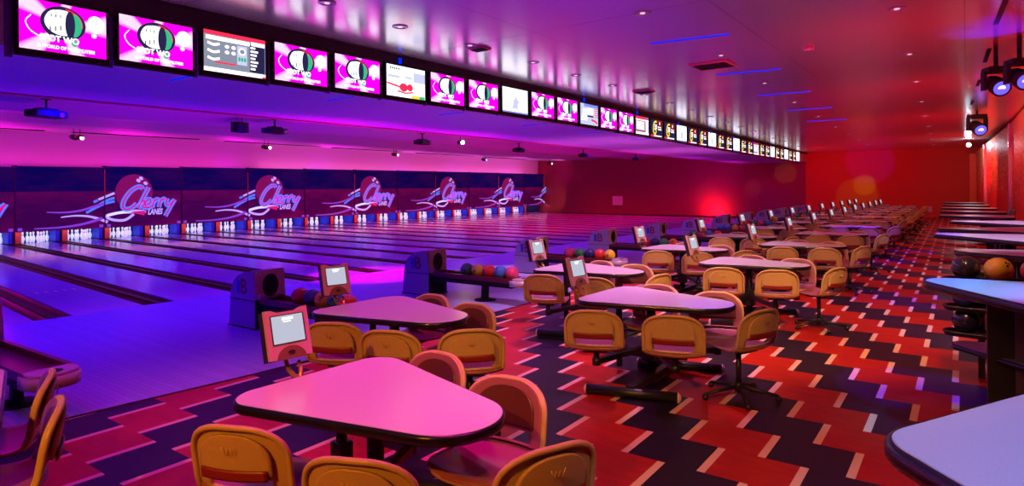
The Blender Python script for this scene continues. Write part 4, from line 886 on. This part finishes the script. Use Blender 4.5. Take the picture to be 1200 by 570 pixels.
def return_meshes():
    P = {}
    side = catmull([(-0.42, 0.0, 0), (-0.40, 0.20, 0), (-0.375, 0.38, 0)], 4)[:-1] + catmull([(-0.375, 0.38, 0), (-0.355, 0.50, 0), (-0.30, 0.62, 0), (-0.20, 0.70, 0), (-0.06, 0.755, 0), (0.12, 0.79, 0)], 4)
    pts = [(p.x, p.y) for p in side] + [(0.20, 0.795), (0.235, 0.42), (0.235, 0.0)]
    pts = [(x * 0.92, z * 0.93) for x, z in pts]; b = MB(); b.prism(pts, -0.22, 0.22, axis='y'); P['hood'] = b.mesh('hood', M['hood'])
    b = MB(); b.box((-0.073, 0, 0.36), (0.575, 0.446, 0.008)); P['seam'] = b.mesh('seam', M['grey'])
    b = MB(); f = [(-0.205, 0.40), (0.205, 0.40), (0.205, 0.695)] + [(0.205 * math.cos(a), 0.695 + 0.05 * math.sin(a)) for a in [PI * k / 12 for k in range(1, 12)]] + [(-0.205, 0.695)]
    b.prism(f, 0.19, 0.222, axis='x'); P['face_panel'] = b.mesh('face_panel', M['hoodface'])
    b = MB(); b.disc((0, 0.545), 0.115, 0.145, 0.2235, 0, 30); P['ball_opening'] = b.mesh('ball_opening', M['hole'])
    b = MB(); b.box((0.212, 0, 0.19), (0.02, 0.43, 0.37)); P['lower_front'] = b.mesh('lower_front', M['grey'])
    b = MB(); b.box((0.24, -0.15, 0.41), (0.06, 0.07, 0.07), bev=0.01); P['reset_button'] = b.mesh('reset_button', M['cap'])
    b = MB(); b.prism([(-0.40, -0.23), (0.23, -0.23), (0.23, 0.23), (-0.40, 0.23)], 0.0, 0.015); P['base_plate'] = b.mesh('base_plate', M['grey'])
    b = MB()   # emblem on the side facing the seats: a bold letter B
    P['emblem'] = text_mesh('emblem', 'B', 0.27, M['emblem'], None, Matrix.Translation((-0.03, -0.222, 0.52)) @ Matrix.Rotation(PI / 2, 4, 'X'), bold=0.007)
    b = MB(); b.box((-0.15, -0.2215, 0.52), (0.07, 0.004, 0.17)); P['emblem_stripe'] = b.mesh('emblem_stripe', M['blueprint'])
    # ball rail
    b = MB(); L0, L1 = 0.21, 1.95
    for s in (-1, 1): b.prism([(L0, s * 0.155 - 0.02), (L1 - 0.08, s * 0.155 - 0.02), (L1 - 0.08, s * 0.155 + 0.02), (L0, s * 0.155 + 0.02)], 0.325, 0.395)
    b.prism([(L0, -0.14), (L1 - 0.05, -0.14), (L1 - 0.05, 0.14), (L0, 0.14)], 0.315, 0.34); P['rail'] = b.mesh('rail', M['maroon'])
    b = MB(); b.prism([(L0, -0.16), (L1 - 0.1, -0.16), (L1 - 0.1, 0.16), (L0, 0.16)], 0.25, 0.315); P['beam'] = b.mesh('beam', M['grey'])
    b = MB(); o1 = [(L1 - 0.12, -0.19)] + [(L1 - 0.02 + 0.16 * math.cos(a), 0.19 * math.sin(a)) for a in [-PI / 2 + PI * k / 14 for k in range(15)]] + [(L1 - 0.12, 0.19)]
    b.prism(o1, 0.28, 0.37, 0, True); b.prism([(L1 - 0.02 + (x - L1 + 0.02) * 0.9, y * 0.9) for x, y in o1], 0.37, 0.395, 0, True); P['end_cap'] = b.mesh('end_cap', M['cap'])
    b = MB(); b.disc((0, 0), 0.05, 0.05, 0, 0); P['cup'] = MB().lathe([(0.055, 0.396), (0.05, 0.399)], 18, 0, (L1 + 0.03, 0, 0)).mesh('cup_recess', M['hole'])
    b = MB(); b.box((1.22, 0, 0.145), (0.10, 0.07, 0.23), ry=0.08); P['leg'] = b.mesh('leg', M['grey'])
    b = MB(); b.lathe([(0.17, 0.0), (0.17, 0.012), (0.10, 0.03), (0.05, 0.035)], 22, o=(1.22, 0, 0)); P['foot'] = b.mesh('foot', M['grey'])
    return P
RP = return_meshes()
BRX = [-7.60, -7.45, -7.33, -7.25, -7.18, -7.13, -7.09, -7.05, -7.01, -6.98, -6.95, -6.92, -6.90]
BRY = [1.72, 4.66, 7.68, 10.76, 13.78, 16.8, 19.75, 22.6, 25.4, 28.15, 30.8, 33.4, 35.9]
BALLS = [['red', 'pink'], ['red', 'navy', 'yellow', 'green', 'red'], ['teal', 'yellow', 'red', 'blue', 'pink'], ['pink', 'green', 'navy', 'red', 'yellow'], ['pink', 'navy', 'green', 'orange'], ['green', 'pink', 'blue', 'red'],
         ['blue', 'blue', 'yellow', 'pink', 'orange'], ['red', 'green', 'pink', 'blue', 'teal'], ['yellow', 'navy', 'pink', 'green'], ['pink', 'green', 'orange', 'blue'], ['green', 'pink', 'blue', 'yellow'], ['pink', 'red', 'green'], ['orange', 'blue', 'pink']]
for i, (x, y) in enumerate(zip(BRX, BRY)):
    r = thing('ball_return', 'ball return with a rounded hood, %s from the left of the photo' % ORD[i], 'ball return', (x, y, 0), math.radians(0 if i else 2), 'ball returns on the approach')
    for k, me in RP.items():
        if k in ('emblem_stripe', 'emblem', 'seam', 'ball_opening', 'cup', 'foot'): continue
        o = mo(k, me, r)
        if k == 'hood':
            for q in ('emblem', 'emblem_stripe', 'seam'): mo(q, RP[q], o)
        if k == 'face_panel': mo('ball_opening', RP['ball_opening'], o)
        if k == 'end_cap': mo('cup_recess', RP['cup'], o)
        if k == 'leg': mo('foot', RP['foot'], o)
    if i == 0: continue
    n = len(BALLS[i]); seen = {}
    for j, c in enumerate(BALLS[i]):
        bx = 1.90 - 0.222 * (n - 1 - j) - 0.16
        ball(c, (x + bx, y + (0.0 if j % 2 == 0 else 0.01), 0.453), '%s bowling ball, %s from the hood on the %s ball return' % (CNAME.get(c, c), ORD[j], ORD[i]), 'balls on the returns')

# ------------------------------------------------------------------ right-hand counters
CT = [([(-0.0, 2.02, 0.18), (0.85, 3.45, 0.25), (0.85, 1.15, 0.25)], 1.05, 'nearest pale speckled counter at the lower right'),
      ([(-0.04, 5.44, 0.21), (0.95, 5.50, 0.25), (0.95, 4.05, 0.25)], 1.05, 'blue-lit counter with a dark base, second on the right'),
      ([(0.13, 8.08, 0.23), (0.95, 8.25, 0.25), (0.95, 7.6, 0.2)], 1.05, 'violet-lit counter just behind the yellow ball'),
      ([(-0.22, 10.6, 0.15), (0.95, 10.8, 0.25), (0.85, 9.6, 0.25)], 1.05, 'long pale counter, fourth on the right'),
      ([(-0.22, 12.0, 0.15), (0.9, 12.6, 0.2), (0.9, 11.45, 0.15)], 1.05, 'pale counter with a pointed tip, fifth on the right'),
      ([(-0.05, 14.4, 0.2), (0.75, 14.6, 0.25), (0.75, 13.7, 0.2)], 1.05, 'narrow pale counter, sixth on the right'),
      ([(-0.30, 17.0, 0.2), (0.65, 17.3, 0.2), (0.6, 16.3, 0.2)], 1.05, 'pale counter with a curved tip, seventh on the right'),
      ([(-0.35, 19.6, 0.2), (0.6, 19.8, 0.2), (0.6, 19.0, 0.2)], 1.05, 'small far counter, eighth on the right'),
      ([(-0.40, 22.4, 0.2), (0.5, 22.6, 0.2), (0.5, 21.8, 0.2)], 1.05, 'small far counter, ninth on the right'),
      ([(-0.45, 25.4, 0.2), (0.4, 25.6, 0.2), (0.4, 24.8, 0.2)], 1.05, 'small dim counter, tenth on the right'),
      ([(-0.5, 28.6, 0.2), (0.3, 28.8, 0.2), (0.3, 28.0, 0.2)], 1.05, 'dim counter near the red wall, farthest on the right')]
for i, (cs, z, lab) in enumerate(CT):
    cx = sum(c[0] for c in cs) / 3; cy = sum(c[1] for c in cs) / 3; loc = [(a - cx, c - cy, r) for a, c, r in cs]
    r = thing('counter_table', lab, 'counter', (cx, cy, 0), 0, 'counters along the right wall')
    b = MB(); b.prism(hull(loc, -0.006), z - 0.045, z - 0.002); b.prism(hull(loc, -0.012), z - 0.002, z); b.build('counter_top', M['counter'], r)
    b = MB(); n = 96; rings = [(hull(loc, -0.012), z - 0.058), (hull(loc, 0.0), z - 0.058), (hull(loc, 0.010), z - 0.045), (hull(loc, 0.010), z - 0.014), (hull(loc, 0.0), z - 0.003), (hull(loc, -0.008), z - 0.001)]
    b.add([(x, y, zz) for o, zz in rings for x, y in o], [(k * n + q, k * n + (q + 1) % n, (k + 1) * n + (q + 1) % n, (k + 1) * n + q) for k in range(5) for q in range(n)], 0, True); b.build('edge_trim', M['rubber'], r)
    if i == 1:
        b = MB(); b.box((0.18 - cx, 5.12 - cy, 0.50), (0.16, 0.16, 0.98), bev=0.01); b.build('column', M['black'], r)
        b = MB(); b.box((0.72 - cx, 5.00 - cy, 0.50), (0.96, 0.06, 0.97)); b.build('front_panel', M['purplepanel'], r)
        lc = [(0.02 - cx, 5.36 - cy, 0.10), (0.95 - cx, 5.5 - cy, 0.1), (0.95 - cx, 4.35 - cy, 0.12)]
        b = MB(); b.prism(hull(lc, 0), 0.60, 0.635); b.build('foot_ledge', M['steel'], r)
        b = MB(); b.tube([(x, y, 0.615) for x, y in hull(lc, 0.006)], 0.018, 8, closed=True); b.build('ledge_trim', M['rubber'], r)
    else:
        px, py = (0.45 - cx, cs[0][1] - cy + (0.2 if i == 0 else 0.0))
        b = MB(); b.cyl((px, py, 0.03), (px, py, z - 0.05), 0.05, n=16); b.build('pedestal', M['black'], r)
        b = MB(); b.lathe([(0.26, 0.0), (0.26, 0.02), (0.08, 0.05)], 24, o=(px, py, 0)); b.build('base_plate', M['black'], r)
# tiered ball rack
r = thing('ball_rack', 'dark three-tier ball rack with curved lips behind the blue-lit counter', 'ball rack', (0.35, 6.85, 0))
for k, z in enumerate((0.42, 0.645, 0.89)):
    cs = [(-0.42, 0, 0.10), (0.55, 0.16, 0.12), (0.55, -0.14, 0.10)]
    b = MB(); b.prism(hull(cs, 0), z - 0.02, z); b.tube([(x, y, z + 0.01) for x, y in hull(cs, 0.004)], 0.012, 8, closed=True); b.build('shelf', M['black'], r)
for x, y in ((-0.25, 0.17), (0.5, 0.25), (0.60, -0.22)):
    b = MB(); b.box((x, y, 0.475), (0.05, 0.05, 0.95)); b.build('upright', M['black'], r)
RB = [('black', -0.36, 0.0, 0.999, 'top tier, leftmost'), ('yellow', -0.13, -0.04, 0.999, 'top tier, second'), ('pink', 0.12, -0.02, 0.999, 'top tier, third'), ('yellow', 0.36, 0.03, 0.999, 'top tier, rightmost'), ('navy', -0.36, 0.0, 0.754, 'middle tier, left'), ('blue', -0.13, 0.0, 0.754, 'middle tier, right'), ('black', -0.36, 0.0, 0.529, 'bottom tier, left'), ('red', -0.12, 0.0, 0.529, 'bottom tier, right')]
for c, dx, dy, z, t in RB: ball(c, (0.35 + dx, 6.85 + dy, z), '%s bowling ball on the ball rack, %s' % (CNAME.get(c, c), t), 'balls on the rack')
for x, y, rz, t in ((1.30, 9.6, 95, 'beside the violet-lit counter'), (0.62, 12.95, 100, 'between the fifth and sixth counters'), (0.95, 15.3, 100, 'behind the sixth counter'), (0.62, 18.2, 100, 'behind the seventh counter')):
    o = chair((x, y, 0.375), math.radians(rz), 'orange-lit bar stool ' + t, 'bar stools on the right', 'stool', False)
# mullions between the mosaic panels
for i, (x, y, w, z) in enumerate(((1.39, 17.1, 0.14, 3.88), (1.20, 26.1, 0.22, 3.70), (0.69, 33.0, 0.12, 3.40))):
    b = MB(); b.box((x - 0.03, y, z / 2), (0.10, w, z), bev=0.01); structure(b.build('trim_%d' % (60 + i), M['silver']))
b = MB(); b.box((0.30, 38.3, 1.6), (0.30, 1.2, 3.2)); structure(b.build('wall_niche', mat('orange_red_wall', (0.8, 0.09, 0.02), 0.5)))

# ------------------------------------------------------------------ ceiling fittings
def can_meshes():
    b = MB(); b.lathe([(0.105, 0.0), (0.105, -0.008), (0.085, -0.012), (0.080, -0.004)], 24); rim = b.mesh('trim_ring', M['canrim'])
    b = MB(); b.lathe([(0.035, -0.004), (0.03, -0.010)], 16); lamp = b.mesh('lamp', M['canglow'])
    b = MB(); b.lathe([(0.079, -0.003), (0.078, -0.002)], 24); well = b.mesh('reflector', M['steel']); return rim, lamp, well
CR, CL_, CW = can_meshes()
def can(x, y, lab, z=None):
    r = thing('downlight', lab, 'ceiling light', (x, y, (CEILZ(y) if z is None else z) - 0.001), 0, 'recessed downlights')
    mo('trim_ring', CR, r); mo('lamp', CL_, r); mo('reflector', CW, r)
s = 0.99
for i, (x, y) in enumerate([(-6.0, 4.64), (-6.12, 5.92), (-6.09, 7.35), (-6.07, 9.04), (-6.12, 10.6), (-6.12, 12.17), (-6.16, 13.9), (-6.21, 15.6), (-6.26, 17.3), (-6.30, 19.05), (-6.35, 20.8), (-6.4, 22.6), (-6.45, 24.4), (-6.5, 26.2), (-6.55, 28.0), (-6.6, 29.9), (-6.65, 31.8), (-6.7, 33.7), (-6.75, 35.6)]):
    can(x, y, 'recessed ceiling downlight, %s of the row nearest the televisions' % ORD[i])
for i, (x, y) in enumerate([(-0.64, 6.3), (-0.678, 9.163), (-0.749, 12.512), (-0.828, 15.781), (-0.905, 19.281), (-0.991, 22.878), (-1.051, 26.508), (-1.114, 29.6), (-1.173, 32.8), (-1.23, 36.2)]):
    can(x, y, 'recessed ceiling downlight, %s of the row above the aisle' % ORD[i])
for i, (x, y) in enumerate([(-3.269, 7.349), (-3.298, 10.561), (-3.461, 14.02), (-3.563, 17.398), (-3.637, 21.061), (-3.70, 24.6), (-3.736, 27.9), (-3.78, 31.2), (-3.82, 34.6)]):
    can(x, y, 'recessed ceiling downlight, %s of the row above the tables' % ORD[i])
def strip(x0, y0, x1, y1, lab, m='blueline', w=0.035, z=None):
    d = Vector((x1 - x0, y1 - y0)); nn = Vector((-d.y, d.x)).normalized() * w / 2; b = MB(); zz = (CEILZ(y0) if z is None else z)
    b.prism([(x0 + nn.x, y0 + nn.y), (x1 + nn.x, y1 + nn.y), (x1 - nn.x, y1 - nn.y), (x0 - nn.x, y0 - nn.y)], zz - 0.012, zz - 0.001)
    return b.build('light_strip' if m == 'blueline' else 'air_slot', M[m])
for i, (x0, y0, x1, y1) in enumerate(((-3.868, 8.999, -2.735, 9.161), (-3.955, 12.386, -2.80, 12.535), (-4.038, 15.712, -2.889, 15.821), (-4.1, 19.0, -2.95, 19.1), (-4.2, 22.3, -3.05, 22.4))):
    tag(strip(x0, y0, x1, y1, ''), 'thin blue light strip in the main ceiling, %s from the camera' % ORD[i], 'light strip', 'blue ceiling strips')
for i, (y) in enumerate((3.95, 6.4, 9.05, 11.9, 14.7, 17.6)):
    tag(strip(-8.3, y, -7.65, y, '', z=lz(3.17, y) - 0.002), 'short blue strip under the lane soffit, %s from the left' % ORD[i], 'light strip', 'blue soffit strips')
for i, (xa, ya, xb, yb) in enumerate(((0.403, 9.6, 0.35, 10.9), (0.325, 12.9, 0.295, 14.2), (0.25, 16.4, 0.205, 17.8), (0.16, 19.9, 0.11, 21.4), (0.08, 23.3, 0.04, 25.0))):
    tag(strip(xa, ya, xb, yb, '', 'slot', 0.06), 'short black slot in the ceiling above the counters, %s along' % ORD[i], 'air slot', 'ceiling slots above the counters')
for i, (y0, y1) in enumerate(((4.2, 8.1), (8.95, 13.6), (14.75, 19.7), (20.5, 25.4), (26.6, 32.0), (33.1, 38.0))):
    b = MB(); b.box((-26.2, (y0 + y1) / 2, lz(3.93, (y0 + y1) / 2)), (0.24, y1 - y0, 0.03)); tag(b.build('air_slot', M['slot']), 'long dark air slot over the pins, %s from the left' % ORD[i], 'air slot', 'air slots over the pins')
for i, (x, y) in enumerate(((-3.67, 11.3), (-5.95, 13.4), (-6.1, 7.6))):
    r = thing('ceiling_vent', 'square red ceiling vent, %s' % ('beside the second blue strip', 'small one close to the televisions', 'tiny one nearest the televisions')[i], 'vent', (x, y, CEILZ(y)), 0, 'ceiling vents')
    s = (0.34, 0.20, 0.13)[i]; b = MB(); b.box((0, 0, -0.012), (2 * s, 2 * s, 0.022), bev=0.006); b.build('frame', M['vent'], r)
    b = MB()
    for k in range(5): b.box((0, (-0.6 + 0.3 * k) * s, -0.030), (1.7 * s, 0.05, 0.012), rx=0.4)
    b.build('louvres', M['fascia'], r)
b = MB(); b.lathe([(0.05, 0), (0.05, -0.03), (0.02, -0.05)], 14); b.box((0, 0.03, -0.02), (0.16, 0.05, 0.035), bev=0.006)
tag(b.build('ceiling_sensor', M['pinkcap'], loc=(-2.013, 10.855, CEILZ(10.855))), 'small pale exit-light box on the ceiling above the tables', 'sensor')
# projectors and lamps hung over the lanes
def projector(x, y, z, lab, rz=0.2, s=1.0):
    r = thing('projector', lab, 'projector', (x, y, z), rz, 'dark projectors hung over the lanes')
    b = MB(); b.box((0, 0, -0.30 * s), (0.36 * s, 0.62 * s, 0.14 * s), bev=0.03 * s); b.box((0, 0, -0.215 * s), (0.24 * s, 0.34 * s, 0.05 * s), bev=0.015 * s); b.build('body', M['grey'], r)
    b = MB(); b.cyl((0.16 * s, 0.15 * s, -0.31 * s), (0.24 * s, 0.15 * s, -0.32 * s), 0.05 * s, n=14); b.build('lens', M['steel'], r)
    b = MB(); b.cyl((0, 0, 0), (0, 0, -0.20 * s), 0.022 * s, n=10); b.lathe([(0.09 * s, 0.0), (0.09 * s, -0.015)], 16); b.build('mount_pole', M['grey'], r)
for i, (x, y, s) in enumerate(((-16.8, 5.24, 1.15), (-16.8, 11.03, 1.15), (-16.8, 17.36, 1.15), (-16.8, 23.75, 1.15), (-16.8, 29.8, 1.15), (-16.8, 36.5, 1.0))):
    projector(x, y, lz(3.86, y), 'dark ceiling projector over the lanes, %s from the left' % ORD[i], 0.3, s)
b = MB(); r = thing('speaker_box', 'boxy black speaker hung over the lanes, left of the second projector', 'speaker', (-17.3, 10.2, lz(3.91, 10)), 0.3)
b.box((0, 0, -0.31), (0.30, 0.42, 0.30), bev=0.02); b.build('cabinet', M['grey'], r); b = MB(); b.box((0.155, 0, -0.31), (0.01, 0.36, 0.24)); b.build('grille', M['black'], r); b = MB()
for s in (-1, 1): b.cyl((0, s * 0.1, 0), (0, s * 0.1, -0.17), 0.008, n=6)
b.build('hangers', M['grey'], r)
LC = {'pink': (1.0, 0.25, 0.5), 'white': (1.0, 0.9, 0.95), 'violet': (0.7, 0.4, 1.0), 'blue': (0.1, 0.3, 1.0)}
for i, (x, y, c) in enumerate(((-23.2, 8.06, 'pink'), (-23.2, 14.83, 'white'), (-23.2, 22.0, 'violet'), (-23.2, 29.2, 'blue'), (-23.2, 36.5, 'white'))):
    z = lz(3.80, y); r = thing('stage_lamp', 'small twin stage lamp with a %s beam, %s from the left' % (c, ORD[i]), 'stage light', (x, y, z), 0.2, 'stage lamps over the pins')
    for s in (-1, 1):
        b = MB(); b.cyl((-0.10, s * 0.10, -0.27), (0.10, s * 0.10, -0.30), 0.075, 0.09, n=14); b.cyl((0, s * 0.1, 0), (0, s * 0.1, -0.22), 0.012, n=6); bb = b.build('lamp_can', M['grey'], r)
    b = MB(); b.cyl((0.101, 0.10, -0.30), (0.106, 0.10, -0.30), 0.075, n=14); b.build('lit_lens', glow('lens_' + c, LC[c], 5.0), r)
    b = MB(); b.box((0.05, -0.1, -0.27), (0.14, 0.1, 0.1), bev=0.02); b.build('red_housing', M['ball_red'], r)
# bright starburst lamp over the lanes
r = thing('effect_lamp', 'brilliant yellow-white effect lamp hung over the lanes', 'stage light', (-15.6, 18.2, lz(3.77, 18)), 0)
b = MB(); b.cyl((0, 0, 0), (0, 0, -0.22), 0.02, n=8); b.box((0, 0, -0.28), (0.16, 0.2, 0.14), bev=0.02); b.build('body', M['grey'], r)
b = MB(); b.sphere((0.12, -0.02, -0.28), 0.07, 14, 10); b.build('bulb', glow('warm_white_bulb', (1.0, 0.75, 0.3), 60), r)
l = bpy.data.lights.new('effect_lamp_light', 'POINT'); l.color = (1.0, 0.6, 0.2); l.energy = 30; l.shadow_soft_size = 0.07; lo = bpy.data.objects.new('effect_lamp_light', l); COL.objects.link(lo); lo.location = (-15.35, 18.15, 3.46); l['fam'] = 'fix'
# moving-head lights and star lamp at the upper right
def moving_head(x, y, lab, s=1.0, c=(0.15, 0.1, 1.0), drop=0.35):
    z = CEILZ(y) - drop; r = thing('moving_head_light', lab, 'stage light', (x, y, z), 0.4, 'moving head lights on the right')
    b = MB(); b.cyl((0, 0, -0.02), (0, 0, drop), 0.03, n=10); b.build('drop_pole', M['grey'], r)
    b = MB(); b.box((0, 0, -0.05 * s), (0.30 * s, 0.26 * s, 0.09 * s), bev=0.01); b.build('base_box', M['grey'], r)
    for q in (-1, 1):
        b = MB(); b.box((q * 0.17 * s, 0, -0.22 * s), (0.045 * s, 0.12 * s, 0.30 * s), bev=0.01); b.build('yoke_arm', M['grey'], r)
    b = MB(); b.cyl((0.0, 0.10 * s, -0.24 * s), (0.0, -0.16 * s, -0.36 * s), 0.12 * s, 0.14 * s, n=20); b.sphere((0, 0.10 * s, -0.24 * s), 0.12 * s, 16, 10); b.build('head', M['grey'], r)
    b = MB(); b.cyl((0, -0.162 * s, -0.361 * s), (0, -0.168 * s, -0.364 * s), 0.11 * s, n=20); b.cyl((0, -0.168 * s, -0.364 * s), (0, -0.17 * s, -0.366 * s), 0.05 * s, n=14, mi=1); b.build('lens', [glow('violet_lens', c, 1.5), glow('pink_lens', (1, 0.5, 0.9), 4)] if 'violet_lens' not in bpy.data.materials else [bpy.data.materials['violet_lens'], bpy.data.materials['pink_lens']], r)
moving_head(0.40, 12.6, 'large black moving head light with a blue violet lens', 1.0)
moving_head(0.66, 12.0, 'black moving head light at the right edge of the photo', 1.0)
moving_head(0.27, 22.5, 'smaller moving head light nearer the mosaic wall', 1.3, (0.7, 0.8, 1.0), 0.1)
r = thing('spot_lamp', 'small star-bright cold white lamp above the mosaic wall', 'stage light', (0.11, 34.0, CEILZ(34)), 0)
b = MB(); b.cyl((0, 0, 0), (0, 0, -0.16), 0.02, n=8); b.cyl((0, 0.08, -0.2), (0, -0.08, -0.24), 0.06, 0.07, n=14); b.build('body', M['grey'], r)
b = MB(); b.sphere((0, -0.13, -0.25), 0.08, 14, 10); b.build('bulb', glow('cold_white_bulb', (0.75, 0.9, 1.0), 70), r)
l = bpy.data.lights.new('spot_lamp_light', 'POINT'); l.color = (0.7, 0.85, 1.0); l.energy = 20; l.shadow_soft_size = 0.06; lo = bpy.data.objects.new('spot_lamp_light', l); COL.objects.link(lo); lo.location = (0.10, 33.6, CEILZ(34) - 0.36); l['fam'] = 'fix'
l = bpy.data.lights.new('blue_glow_light', 'SPOT'); l.color = (0.0, 0.01, 1.0); l.energy = 110; l.spot_size = 1.2; l.spot_blend = 1.0; l.shadow_soft_size = 0.03; lo = bpy.data.objects.new('blue_glow_light', l); COL.objects.link(lo); lo.location = (0.40, 11.9, 3.05); lo.rotation_euler = (Vector((0.34, 11.4, 3.95)) - Vector((0.40, 11.9, 3.05))).to_track_quat('-Z', 'Y').to_euler(); l['fam'] = 'fix'
# notice on the far lane wall, outlet on the red wall
b = MB(); b.box((0, 0, 0), (0.8, 0.03, 0.65), bev=0.01); o = b.build('wall_notice', M['paper'], loc=(-20.14, 40.62, 0.80)); tag(o, 'pale square notice on the crimson far wall', 'notice')
b = MB(); b.box((0, 0, 0), (0.18, 0.03, 0.28), bev=0.01); b.box((0, -0.02, 0), (0.06, 0.02, 0.1)); o = b.build('wall_switch', M['paper'], loc=(-1.536, 39.66, 0.42)); tag(o, 'small pale plate low on the red end wall', 'wall plate')
print('objects', len(bpy.data.objects), 'pins', npins)
